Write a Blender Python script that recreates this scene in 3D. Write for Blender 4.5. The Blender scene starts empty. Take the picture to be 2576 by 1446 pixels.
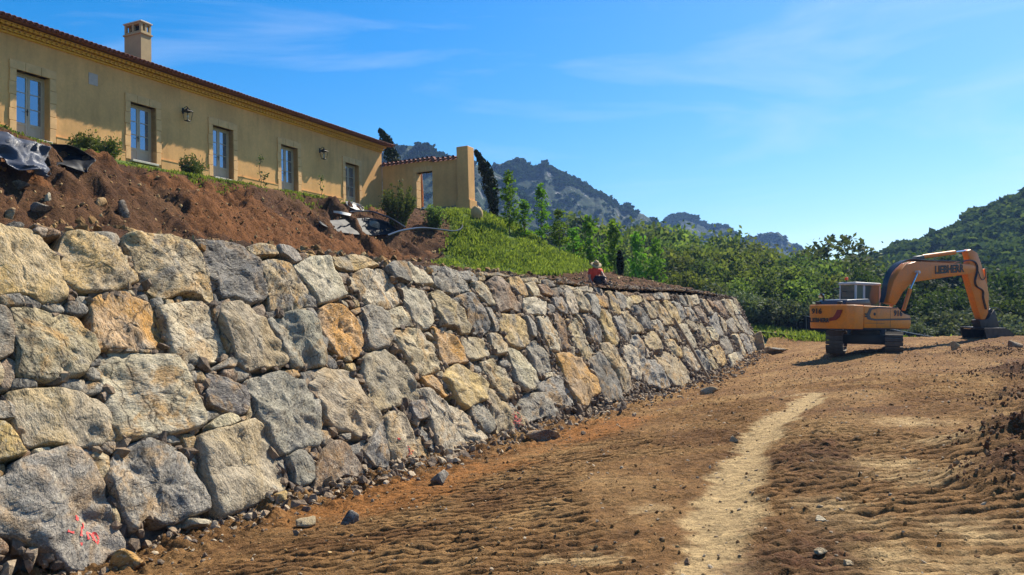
import bpy, bmesh, math, random
import numpy as np
from mathutils import Vector, Matrix
from mathutils.bvhtree import BVHTree
random.seed(7); RNG = np.random.default_rng(7)
SC = bpy.context.scene
COL = SC.collection
R_ = math.radians

# ------------------------------------------------------------------ camera, sky, sun, exposure
CAM_H = 2.2
FPX, CXP, CYP = 2150.0, 1288.0, 723.0          # focal length and centre in units of a 2576 px wide picture
ROLL = R_(-1.7)
PITCH = math.atan((812 + 1012 * math.tan(-ROLL) - CYP) * math.cos(ROLL) / FPX)
cam = bpy.data.cameras.new('camera')
cam.sensor_width = 36.0
cam.lens = 36.0 * FPX / 2576.0
cam.clip_start = 0.1
cam.clip_end = 6000
camo = bpy.data.objects.new('camera', cam)
COL.objects.link(camo)
camo.matrix_world = (Matrix.Translation((0, 0, CAM_H)) @ Matrix.Rotation(math.pi / 2 + PITCH, 4, 'X')
                     @ Matrix.Rotation(ROLL, 4, 'Z'))
SC.camera = camo
SUN_AZ, SUN_EL = R_(42), R_(48)                 # azimuth clockwise from the view direction (+Y)
world = bpy.data.worlds.new('World')
SC.world = world
world.use_nodes = True
wt = world.node_tree
wt.nodes.clear()
wo = wt.nodes.new('ShaderNodeOutputWorld')
bg = wt.nodes.new('ShaderNodeBackground')
sky = wt.nodes.new('ShaderNodeTexSky')
sky.sky_type = 'NISHITA'
sky.sun_disc = False
sky.sun_elevation = SUN_EL
sky.sun_rotation = SUN_AZ
sky.altitude = 0
sky.air_density = 1.0
sky.dust_density = 0.6
sky.ozone_density = 3.0
bg.inputs['Strength'].default_value = 0.087
# thin cirrus over the whole sky
tc = wt.nodes.new('ShaderNodeTexCoord')
mp = wt.nodes.new('ShaderNodeMapping')
mp.inputs['Scale'].default_value = (1.5, 3.0, 9.0)
mp.inputs['Rotation'].default_value = (0.0, 0.10, 0.3)
nz = wt.nodes.new('ShaderNodeTexNoise')
nz.inputs['Scale'].default_value = 1.7
nz.inputs['Detail'].default_value = 7
nz.inputs['Roughness'].default_value = 0.55
nz.inputs['Distortion'].default_value = 0.6
cr = wt.nodes.new('ShaderNodeValToRGB')
cr.color_ramp.elements[0].position = 0.52
cr.color_ramp.elements[0].color = (0, 0, 0, 1)
cr.color_ramp.elements[1].position = 0.80
cr.color_ramp.elements[1].color = (0.24, 0.24, 0.24, 1)
mxc = wt.nodes.new('ShaderNodeMix')
mxc.data_type = 'RGBA'
mxc.inputs['B'].default_value = (6.6, 6.9, 7.2, 1)
hs = wt.nodes.new('ShaderNodeHueSaturation')
hs.inputs['Saturation'].default_value = 1.56
L = wt.links.new
L(tc.outputs['Generated'], mp.inputs['Vector'])
L(mp.outputs['Vector'], nz.inputs['Vector'])
L(nz.outputs['Fac'], cr.inputs['Fac'])
L(sky.outputs['Color'], hs.inputs['Color'])
L(hs.outputs['Color'], mxc.inputs['A'])
L(cr.outputs['Color'], mxc.inputs['Factor'])
L(mxc.outputs['Result'], bg.inputs['Color'])
L(bg.outputs['Background'], wo.inputs['Surface'])
sun = bpy.data.lights.new('sun', 'SUN')
sun.energy = 5.0
sun.angle = R_(0.53)
sun.color = (1.0, 0.92, 0.78)
suno = bpy.data.objects.new('sun', sun)
COL.objects.link(suno)
SUNDIR = Vector((math.sin(SUN_AZ) * math.cos(SUN_EL), math.cos(SUN_AZ) * math.cos(SUN_EL), math.sin(SUN_EL)))
suno.rotation_euler = SUNDIR.to_track_quat('Z', 'Y').to_euler()
suno.location = (30, 30, 60)
vs = SC.view_settings
vs.view_transform = 'Standard'
vs.look = 'None'
vs.exposure = 0.92
vs.gamma = 1.0
vs.use_curve_mapping = False
SC.cycles.max_bounces = 6
SC.cycles.diffuse_bounces = 3
SC.cycles.glossy_bounces = 3
SC.cycles.transmission_bounces = 4
SC.cycles.transparent_max_bounces = 8
SC.cycles.volume_bounces = 0
SC.cycles.caustics_reflective = False
SC.cycles.caustics_refractive = False

# ------------------------------------------------------------------ survey helpers: where a sight line meets a plane of the place
def _rx(a): c, s = math.cos(a), math.sin(a); return np.array([[1, 0, 0], [0, c, -s], [0, s, c]])
def _rz(a): c, s = math.cos(a), math.sin(a); return np.array([[c, -s, 0], [s, c, 0], [0, 0, 1]])
RM = _rx(math.pi / 2 + PITCH) @ _rz(ROLL)
C0 = np.array([0, 0, CAM_H])
def ray(x, y):
    v = RM @ np.array([(x - CXP) / FPX, (CYP - y) / FPX, -1.0])
    return v / np.linalg.norm(v)
def hit(x, y, p, nrm):
    v = ray(x, y)
    return C0 + v * (np.dot(np.asarray(p) - C0, nrm) / np.dot(v, nrm))
def hitz(x, y, z): return hit(x, y, (0, 0, z), np.array([0, 0, 1.0]))
def hitdepth(x, y, dep): return hit(x, y, (0, dep, 0), np.array([0, 1.0, 0]))
DV = ray(2300, 812); DV[2] = 0; DV /= np.linalg.norm(DV)      # along the wall and the house front
NV = np.array([-DV[1], DV[0], 0])                               # uphill, from the path to the house
DB = 7.78                                                       # foot of the stone wall
BAT = 0.45                                                      # batter
def W(s, n, z):
    s, n, z = np.broadcast_arrays(np.asarray(s, float), np.asarray(n, float), np.asarray(z, float))
    return s[..., None] * DV + n[..., None] * NV + z[..., None] * np.array([0, 0, 1.0])
def SN(p): return float(np.dot(p, DV)), float(np.dot(p, NV))

# ------------------------------------------------------------------ noise
def _hash(i, j, k, seed):
    h = (i.astype(np.uint32) * np.uint32(374761393) + j.astype(np.uint32) * np.uint32(668265263)
         + k.astype(np.uint32) * np.uint32(2246822519) + np.uint32((seed * 3266489917 + 12345) & 0xffffffff))
    h = (h ^ (h >> np.uint32(13))) * np.uint32(1274126177)
    h = h ^ (h >> np.uint32(16))
    return h.astype(np.float64) / 4294967295.0 * 2 - 1
def vn(P, seed=0):
    P = np.asarray(P, float)
    i = np.floor(P).astype(np.int64); f = P - i
    u = f * f * f * (f * (f * 6 - 15) + 10)
    x, y, z = i[..., 0], i[..., 1], i[..., 2]
    a = [_hash(x + dx, y + dy, z + dz, seed) for dx in (0, 1) for dy in (0, 1) for dz in (0, 1)]
    ux, uy, uz = u[..., 0], u[..., 1], u[..., 2]
    l = lambda p, q, t: p + (q - p) * t
    return l(l(l(a[0], a[1], uz), l(a[2], a[3], uz), uy), l(l(a[4], a[5], uz), l(a[6], a[7], uz), uy), ux)
def fbm(P, octv=4, seed=0, gain=0.5):
    P = np.asarray(P, float); t = 0; a = 1.0; tot = 0
    for o in range(octv):
        t = t + a * vn(P * (2.03 ** o) + 17.3 * o, seed + o); tot += a; a *= gain
    return t / tot
def sstep(x, a, b):
    t = np.clip((np.asarray(x, float) - a) / (b - a), 0, 1)
    return t * t * (3 - 2 * t)

# ------------------------------------------------------------------ mesh helpers
def raw_mesh(name, V, Fs, smooth=True):
    """V (n,3); Fs list of (m,k) int arrays"""
    me = bpy.data.meshes.new(name)
    V = np.asarray(V, np.float32)
    me.vertices.add(len(V)); me.vertices.foreach_set('co', V.ravel())
    Fs = [np.asarray(f, np.int32) for f in Fs if len(f)]
    nl = sum(f.size for f in Fs); nf = sum(len(f) for f in Fs)
    me.loops.add(nl); me.polygons.add(nf)
    me.loops.foreach_set('vertex_index', np.concatenate([f.ravel() for f in Fs]))
    tot = np.concatenate([np.full(len(f), f.shape[1], np.int32) for f in Fs])
    st = np.concatenate([[0], np.cumsum(tot)[:-1]]).astype(np.int32)
    me.polygons.foreach_set('loop_start', st)
    me.polygons.foreach_set('loop_total', tot)
    me.polygons.foreach_set('use_smooth', np.full(nf, smooth, bool))
    me.update(calc_edges=True)
    me.validate()
    return me
def add_attr(me, name, rgb):
    rgb = np.asarray(rgb, np.float32)
    if rgb.ndim == 1: rgb = np.repeat(rgb[:, None], 3, 1)
    a = me.color_attributes.new(name, 'FLOAT_COLOR', 'POINT')
    a.data.foreach_set('color', np.concatenate([rgb, np.ones((len(rgb), 1), np.float32)], 1).ravel())
def link(name, data, mat=None, parent=None, label=None, cat=None, group=None, kind=None, loc=None, rot=None, color=None):
    o = bpy.data.objects.new(name, data)
    COL.objects.link(o)
    if mat is not None and data is not None and len(data.materials) == 0: data.materials.append(mat)
    if parent is not None: o.parent = parent
    if loc is not None: o.location = [float(v) for v in loc]
    if rot is not None: o.rotation_euler = rot
    if color is not None: o.color = (*[float(c) for c in color], 1)
    if label: o['label'] = label
    if cat: o['category'] = cat
    if group: o['group'] = group
    if kind: o['kind'] = kind
    return o
def empty(name, loc, label=None, cat=None, group=None, kind=None, rot=None):
    o = link(name, None, loc=loc, rot=rot, label=label, cat=cat, group=group, kind=kind)
    o.empty_display_size = 0.2
    return o
class MB:
    """collects boxes, prisms and tubes into one mesh"""
    def __init__(self): self.v = []; self.f = []; self.n = 0
    def add(self, V, F):
        V = np.asarray(V, float)
        self.v.append(V)
        for f in F: self.f.append([i + self.n for i in f])
        self.n += len(V); return self
    def box(self, a, b, M=None):
        (x0, y0, z0), (x1, y1, z1) = a, b
        V = np.array([[x0, y0, z0], [x1, y0, z0], [x1, y1, z0], [x0, y1, z0], [x0, y0, z1], [x1, y0, z1], [x1, y1, z1], [x0, y1, z1]], float)
        if M is not None: V = np.array([M @ Vector(p) for p in V])
        return self.add(V, [[3, 2, 1, 0], [4, 5, 6, 7], [0, 1, 5, 4], [1, 2, 6, 5], [2, 3, 7, 6], [3, 0, 4, 7]])
    def prism(self, pts, f0, f1):
        """polygon pts mapped by f0 and f1 to the two caps"""
        n = len(pts)
        V = [f0(p) for p in pts] + [f1(p) for p in pts]
        F = [list(range(n))[::-1], [n + i for i in range(n)]]
        F += [[i, (i + 1) % n, n + (i + 1) % n, n + i] for i in range(n)]
        return self.add(V, F)
    def tube(self, pts, rad, k=8, caps=True):
        pts = [np.asarray(p, float) for p in pts]
        rad = [rad] * len(pts) if np.isscalar(rad) else rad
        V = []; F = []
        up = np.array([0.03, 0.05, 1.0])
        for i, p in enumerate(pts):
            t = pts[min(i + 1, len(pts) - 1)] - pts[max(i - 1, 0)]
            t = t / (np.linalg.norm(t) + 1e-9)
            a = np.cross(t, up)
            if np.linalg.norm(a) < 1e-3: a = np.cross(t, [1, 0, 0])
            a /= np.linalg.norm(a); b = np.cross(t, a)
            for j in range(k):
                w = 2 * math.pi * j / k
                V.append(p + rad[i] * (math.cos(w) * a + math.sin(w) * b))
        for i in range(len(pts) - 1):
            for j in range(k):
                F.append([i * k + j, i * k + (j + 1) % k, (i + 1) * k + (j + 1) % k, (i + 1) * k + j])
        if caps:
            F.append(list(range(k))[::-1]); F.append([(len(pts) - 1) * k + j for j in range(k)])
        return self.add(V, F)
    def mesh(self, name, smooth=False, bevel=0, seg=2):
        me = bpy.data.meshes.new(name)
        me.from_pydata(np.concatenate(self.v).tolist(), [], self.f)
        bm = bmesh.new(); bm.from_mesh(me)
        bmesh.ops.recalc_face_normals(bm, faces=bm.faces)
        if bevel:
            ed = [e for e in bm.edges if len(e.link_faces) == 2 and e.calc_face_angle(0) > 0.5]
            bmesh.ops.bevel(bm, geom=ed, offset=bevel, segments=seg, affect='EDGES', profile=0.5, clamp_overlap=True)
        for f in bm.faces: f.smooth = smooth
        if smooth:
            for e in bm.edges:
                e.smooth = not (len(e.link_faces) == 2 and e.calc_face_angle(0) > 0.6)
        bm.to_mesh(me); bm.free()
        return me

# ------------------------------------------------------------------ materials
class NT:
    def __init__(self, name):
        self.m = bpy.data.materials.new(name); self.m.use_nodes = True
        self.t = self.m.node_tree; self.t.nodes.clear()
        self.out = self.t.nodes.new('ShaderNodeOutputMaterial')
    def n(self, typ, ins=None, **kw):
        nd = self.t.nodes.new('ShaderNode' + typ)
        for k, v in kw.items(): setattr(nd, k, v)
        for k, v in (ins or {}).items():
            if hasattr(v, 'is_output'): self.t.links.new(v, nd.inputs[k])
            else: nd.inputs[k].default_value = v
        return nd
    def noise(self, vec, scale, detail=4, rough=0.55, dist=0.0):
        return self.n('TexNoise', {'Vector': vec, 'Scale': scale, 'Detail': detail, 'Roughness': rough, 'Distortion': dist}).outputs['Fac']
    def ramp(self, fac, stops):
        r = self.n('ValToRGB', {'Fac': fac}); e = r.color_ramp.elements
        while len(e) < len(stops): e.new(0.5)
        for i, (p, c) in enumerate(stops):
            e[i].position = p; e[i].color = (*c, 1) if not np.isscalar(c) else (c, c, c, 1)
        return r.outputs['Color']
    def mix(self, fac, a, b, mode='MIX'):
        nd = self.n('Mix', data_type='RGBA', blend_type=mode)
        for k, v in (('Factor', fac), ('A', a), ('B', b)):
            i = [s for s in nd.inputs if s.name == k and s.type == ('VALUE' if k == 'Factor' else 'RGBA')][0]
            if hasattr(v, 'is_output'): self.t.links.new(v, i)
            elif k == 'Factor': i.default_value = v
            else: i.default_value = (*v, 1) if len(v) == 3 else v
        return [s for s in nd.outputs if s.type == 'RGBA'][0]
    def math(self, op, a, b=0.0, c=None, clamp=False):
        nd = self.n('Math', operation=op, use_clamp=clamp)
        for i, v in enumerate((a, b) if c is None else (a, b, c)):
            if hasattr(v, 'is_output'): self.t.links.new(v, nd.inputs[i])
            else: nd.inputs[i].default_value = v
        return nd.outputs[0]
    def bump(self, h, strength=0.5, dist=0.02, prev=None):
        nd = self.n('Bump', {'Height': h, 'Strength': strength, 'Distance': dist})
        if prev is not None: self.t.links.new(prev, nd.inputs['Normal'])
        return nd.outputs['Normal']
    def vec(self, kind='Object'):
        return self.n('TexCoord').outputs[kind]
    def pos(self): return self.n('NewGeometry').outputs['Position']
    def principled(self, col, rough=0.8, normal=None, metallic=0.0, spec=0.5, **kw):
        nd = self.n('BsdfPrincipled', {'Roughness': rough, 'Metallic': metallic, 'Specular IOR Level': spec})
        i = nd.inputs['Base Color']
        if hasattr(col, 'is_output'): self.t.links.new(col, i)
        else: i.default_value = (*col, 1)
        if normal is not None: self.t.links.new(normal, nd.inputs['Normal'])
        for k, v in kw.items(): nd.inputs[k].default_value = v
        self.t.links.new(nd.outputs[0], self.out.inputs['Surface'])
        return nd
    def rnd_vec(self):
        """object coordinates shifted by a random amount for each object"""
        oi = self.n('ObjectInfo')
        sc = self.n('VectorMath', {0: self.vec('Object')}, operation='ADD')
        cm = self.n('CombineXYZ', {'X': self.math('MULTIPLY', oi.outputs['Random'], 91.0), 'Y': self.math('MULTIPLY', oi.outputs['Random'], 37.0), 'Z': 0.0})
        self.t.links.new(cm.outputs[0], sc.inputs[1])
        return sc.outputs[0], oi

def simple(name, col, rough=0.6, metallic=0.0, spec=0.5, var=0.12, scale=6.0, bump=0.0, bscale=40.0):
    m = NT(name)
    v = m.vec('Object')
    f = m.noise(v, scale, 5)
    c = m.mix(1.0, col, m.ramp(f, [(0.25, 1 - var), (0.75, 1 + var)]), 'MULTIPLY')
    nrm = m.bump(m.noise(v, bscale, 4), bump, 0.01) if bump else None
    m.principled(c, rough, nrm, metallic, spec)
    return m.m

def stone_material():
    m = NT('wall_stone')
    v0, oi = m.rnd_vec()
    rnd = oi.outputs['Random']
    v = m.n('VectorRotate', {'Vector': v0, 'Axis': (0.83, -0.39, 0.41), 'Angle': m.math('MULTIPLY', rnd, 23.0)}).outputs[0]
    r2 = m.math('FRACT', m.math('MULTIPLY', rnd, 17.31)); r3 = m.math('FRACT', m.math('MULTIPLY', rnd, 41.77))
    st = m.n('Mapping', {'Vector': v, 'Scale': (1.25, 1.0, 0.42)}).outputs[0]
    base = oi.outputs['Color']
    big = m.noise(v, 1.3, 4, 0.55, 0.6)
    mid = m.noise(v, 5.0, 6, 0.62)
    fine = m.noise(st, 24, 4, 0.65)
    grit = m.noise(v, 90, 2, 0.6)
    c = m.mix(m.ramp(big, [(0.44, 0.0), (0.58, 0.85)]), base, m.mix(0.5, base, (0.38, 0.345, 0.285)))
    c = m.mix(m.math('MULTIPLY', m.ramp(m.noise(v, 1.9, 5, 0.62, 1.0), [(0.50, 0.0), (0.62, 0.8)]), r2), c, (0.47, 0.27, 0.09))
    c = m.mix(m.math('MULTIPLY', m.ramp(m.noise(v, 2.6, 5, 0.6, 0.5), [(0.54, 0.0), (0.62, 0.85)]), r3), c, (0.14, 0.142, 0.14))
    c = m.mix(m.ramp(m.noise(v, 3.7, 5, 0.7, 0.4), [(0.58, 0.0), (0.70, 0.55)]), c, (0.60, 0.53, 0.38))
    c = m.mix(1.0, c, m.ramp(mid, [(0.3, 0.62), (0.5, 1.0), (0.72, 1.36)]), 'MULTIPLY')
    pit = m.math('MULTIPLY', m.ramp(fine, [(0.36, 1.0), (0.46, 0.0)]), m.math('MULTIPLY_ADD', r3, 0.65, 0.3))
    c = m.mix(pit, c, (0.05, 0.04, 0.03))
    c = m.mix(m.ramp(m.noise(st, 33, 3, 0.6), [(0.56, 0.0), (0.68, 0.5)]), c, (0.64, 0.57, 0.43))
    wob = m.n('VectorMath', {0: v, 1: m.n('VectorMath', {0: m.n('TexNoise', {'Vector': v, 'Scale': 3.0, 'Detail': 4.0}).outputs['Color'], 1: (0.35, 0.35, 0.35)}, operation='MULTIPLY').outputs[0]}, operation='ADD').outputs[0]
    vor = m.n('TexVoronoi', {'Vector': wob, 'Scale': 1.25}, feature='DISTANCE_TO_EDGE').outputs['Distance']
    crack = m.math('MULTIPLY', m.ramp(vor, [(0.0, 1.0), (0.022, 0.0)]), m.ramp(r2, [(0.5, 0.0), (0.7, 0.6)]))
    c = m.mix(crack, c, (0.04, 0.033, 0.028))
    c = m.mix(1.0, c, m.ramp(grit, [(0.3, 0.82), (0.7, 1.15)]), 'MULTIPLY')
    n0 = m.bump(m.math('SUBTRACT', 1.0, crack), 0.8, 0.04)
    n1 = m.bump(mid, 0.75, 0.10, n0)
    n2 = m.bump(fine, 1.0, 0.06, n1)
    n3 = m.bump(grit, 0.55, 0.012, n2)
    m.principled(c, 0.9, n3, spec=0.2)
    return m.m

def soil_material(name, cols, scale=1.0, bump=1.0, attr=None, pale=(0.44, 0.32, 0.16)):
    m = NT(name)
    v = m.pos()
    a = m.noise(v, 0.55 * scale, 4, 0.6, 0.5)
    b = m.noise(v, 4.0 * scale, 5, 0.65)
    c_ = m.noise(v, 19.0 * scale, 5, 0.7)
    d_ = m.noise(v, 70.0 * scale, 3, 0.7)
    c = m.ramp(a, [(0.32, cols[0]), (0.5, cols[1]), (0.68, cols[2])])
    if attr:
        at = m.n('VertexColor', layer_name=attr)
        sp = m.n('SeparateColor', {'Color': at.outputs['Color']})
        fac = m.math('MULTIPLY_ADD', m.math('SUBTRACT', b, 0.5), 1.1, sp.outputs[0])
        fac = m.ramp(fac, [(0.28, 0.0), (0.75, 0.92)])
        c = m.mix(fac, c, pale)
        fac2 = m.math('MULTIPLY_ADD', m.math('SUBTRACT', b, 0.5), 0.9, sp.outputs[1])
        c = m.mix(m.ramp(fac2, [(0.3, 0.0), (0.65, 1.0)]), c, cols[3])
        fac3 = m.math('MULTIPLY_ADD', m.math('SUBTRACT', b, 0.5), 0.9, sp.outputs[2])
        c = m.mix(m.ramp(fac3, [(0.3, 0.0), (0.65, 1.0)]), c, cols[4])
    c = m.mix(1.0, c, m.ramp(b, [(0.25, 0.50), (0.5, 1.0), (0.75, 1.45)]), 'MULTIPLY')
    c = m.mix(1.0, c, m.ramp(c_, [(0.25, 0.45), (0.5, 1.0), (0.75, 1.5)]), 'MULTIPLY')
    c = m.mix(m.ramp(d_, [(0.60, 0.0), (0.72, 0.45)]), c, (0.46, 0.36, 0.22))
    n1 = m.bump(b, 0.7 * bump, 0.16 / scale)
    n2 = m.bump(c_, 0.85 * bump, 0.08 / scale, n1)
    n3 = m.bump(d_, 0.6 * bump, 0.02 / scale, n2)
    m.principled(c, 0.95, n3, spec=0.12)
    return m.m

def rubble_material(name, c0, c1, c2):
    m = NT(name)
    v = m.pos()
    at = m.n('VertexColor', layer_name='tint')
    sp = m.n('SeparateColor', {'Color': at.outputs['Color']})
    c = m.ramp(sp.outputs[0], [(0.0, c0), (0.55, c1), (1.0, c2)])
    f = m.noise(v, 22, 5, 0.65)
    c = m.mix(1.0, c, m.ramp(f, [(0.3, 0.6), (0.7, 1.35)]), 'MULTIPLY')
    m.principled(c, 0.92, m.bump(f, 0.8, 0.03), spec=0.2)
    return m.m

def leaf_material(name, dark, light, trans=0.3, rough=0.75, spec=0.12):
    m = NT(name)
    at = m.n('VertexColor', layer_name='tint')
    sp = m.n('SeparateColor', {'Color': at.outputs['Color']})
    oi = m.n('ObjectInfo')
    c = m.mix(sp.outputs[0], dark, light)
    hsv = m.n('HueSaturation', {'Color': c, 'Hue': m.math('MULTIPLY_ADD', oi.outputs['Random'], 0.05, 0.475),
                                'Value': m.math('MULTIPLY_ADD', oi.outputs['Random'], 0.45, 0.78)}).outputs[0]
    p = m.n('BsdfPrincipled', {'Base Color': hsv, 'Roughness': rough, 'Specular IOR Level': spec})
    t = m.n('BsdfTranslucent', {'Color': m.mix(1.0, hsv, (1.25, 1.3, 0.6), 'MULTIPLY')})
    mx = m.n('MixShader', {'Fac': trans})
    m.t.links.new(p.outputs[0], mx.inputs[1]); m.t.links.new(t.outputs[0], mx.inputs[2])
    m.t.links.new(mx.outputs[0], m.out.inputs['Surface'])
    return m.m

# ------------------------------------------------------------------ rocks and scattering
def rock_variant(seed, sub=1, cuts=7, flat=1.0):
    bm = bmesh.new()
    bmesh.ops.create_icosphere(bm, subdivisions=sub, radius=1.0)
    V = np.array([v.co[:] for v in bm.verts]); F = np.array([[v.index for v in f.verts] for f in bm.faces])
    bm.free()
    r = np.random.default_rng(seed)
    for _ in range(cuts):
        nn = r.normal(size=3); nn /= np.linalg.norm(nn)
        dd = r.uniform(0.35, 0.8)
        e = V @ nn - dd
        V = V - np.clip(e, 0, None)[:, None] * nn * 0.96
    V *= 1 + 0.10 * fbm(V * 2.2 + seed, 3, seed)[:, None]
    V[:, 2] *= flat
    return V, F
ROCKS = [rock_variant(100 + i, 1) for i in range(9)]
ROCKS2 = [rock_variant(200 + i, 2, 9) for i in range(8)]
ROCKS3 = [rock_variant(300 + i, 3, 11) for i in range(6)]
CHIPS = [rock_variant(400 + i, 0, 5) for i in range(8)]
def rot_batch(r, n, tilt=1.0):
    ang = r.normal(size=(n, 3)) * np.array([tilt, tilt, 0]); ang[:, 2] = r.uniform(0, 6.283, n)
    cx, cy, cz = np.cos(ang).T; sx, sy, sz = np.sin(ang).T
    M = np.empty((n, 3, 3))
    M[:, 0, 0] = cz * cy; M[:, 0, 1] = cz * sy * sx - sz * cx; M[:, 0, 2] = cz * sy * cx + sz * sx
    M[:, 1, 0] = sz * cy; M[:, 1, 1] = sz * sy * sx + cz * cx; M[:, 1, 2] = sz * sy * cx - cz * sx
    M[:, 2, 0] = -sy; M[:, 2, 1] = cy * sx; M[:, 2, 2] = cy * cx
    return M
def scatter(variants, P, S, seed, tilt=0.6, tint=None):
    """joins randomly turned copies of the variants at P with size S (n,3) -> V, F, tint"""
    r = np.random.default_rng(seed)
    n = len(P); which = r.integers(0, len(variants), n)
    M = rot_batch(r, n, tilt); tint = r.uniform(0, 1, n) if tint is None else tint
    Vs, Fs, Ts, off = [], [], [], 0
    for k, (V, F) in enumerate(variants):
        idx = np.where(which == k)[0]
        if not len(idx): continue
        loc = V[None] * S[idx][:, None, :]
        w = np.einsum('nij,nvj->nvi', M[idx], loc) + P[idx][:, None, :]
        Vs.append(w.reshape(-1, 3))
        ff = F[None] + (np.arange(len(idx)) * len(V))[:, None, None] + off
        Fs.append(ff.reshape(-1, F.shape[1])); Ts.append(np.repeat(tint[idx], len(V)))
        off += len(idx) * len(V)
    return np.concatenate(Vs), np.concatenate(Fs), np.concatenate(Ts)
def scatter_obj(name, variants, P, S, seed, mat, parent=None, label=None, cat=None, kind='stuff', tilt=0.6, tint=None, smooth=False):
    V, F, T = scatter(variants, P, S, seed, tilt, tint)
    me = raw_mesh(name, V, [F], smooth); add_attr(me, 'tint', T)
    return link(name, me, mat, parent, label, cat, None, kind)
# ------------------------------------------------------------------ materials used below
M_STONE = stone_material()
M_SOIL = soil_material('path_soil', [(0.145, 0.070, 0.026), (0.225, 0.120, 0.044), (0.31, 0.185, 0.074), (0.27, 0.115, 0.032), (0.115, 0.054, 0.025)], attr='mask', pale=(0.44, 0.31, 0.15))
M_BANK = soil_material('bank_soil', [(0.062, 0.026, 0.012), (0.092, 0.042, 0.018), (0.125, 0.063, 0.028), (0.155, 0.062, 0.020), (0.045, 0.027, 0.017)], scale=0.8, attr='mask', pale=(0.10, 0.16, 0.03))
M_RUB = rubble_material('rubble', (0.11, 0.085, 0.066), (0.25, 0.18, 0.115), (0.46, 0.37, 0.25))
M_CLOD = rubble_material('soil_clods', (0.15, 0.078, 0.03), (0.29, 0.165, 0.06), (0.46, 0.32, 0.15))
M_DARKCLOD = rubble_material('dark_clods', (0.10, 0.045, 0.02), (0.19, 0.09, 0.04), (0.33, 0.20, 0.10))

# ------------------------------------------------------------------ ground heights
def WT(s):  # height of the wall's top
    return np.interp(s, [-8, 8, 28, 40, 51, 60], [3.5, 3.55, 3.70, 3.95, 4.15, 4.2])
def MEADOW(s, n):
    return np.interp(n, [-60, -12, -2, 11, 24, 60], [-1.5, -0.6, 0.3, 2.35, 4.4, 8.5])
def GROUND(s, n):
    q = DB - n
    g = 0.10 * np.clip(q, 0, 6.5) + 0.8 * sstep(s, 30, 52) * sstep(q, -1, 3) + 0.8 * sstep(s, 33, 52) * (1 - sstep(q, -1, 3))
    g = g - 0.05 * np.clip(q - 12, 0, 30)
    k = sstep(s, 50, 58)
    return g * (1 - k) + MEADOW(s, n) * k

# ------------------------------------------------------------------ the stone retaining wall
UV_ = np.array([0, 0, 1.0]) + BAT * NV; UV_ /= np.linalg.norm(UV_)       # up the face
WV = np.cross(DV, UV_); WV = WV if np.dot(WV, -NV) > 0 else -WV           # out of the face
P0 = NV * DB
def face_ab(x, y):
    p = hit(x, y, P0, WV)
    return np.dot(p - P0, DV), np.dot(p - P0, UV_)
REG = {'A': (0, 680, 3.614), 'B': (0, 1060, 3.614), 'C': (0, 1426, 3.614), 'D': (600, 720, 3.614), 'E': (600, 1080, 3.614),
       'F': (600, 1426, 3.614), 'G': (1100, 800, 3.614), 'H': (1100, 1150, 3.614), 'I': (1700, 850, 3.443)}
def reg_ab(reg, pts):
    ox, oy, sc = REG[reg]
    return np.array([face_ab((ox + x / sc) / 1.26320, (oy + y / sc) / 1.26320) for x, y in zip(pts[::2], pts[1::2])])
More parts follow.
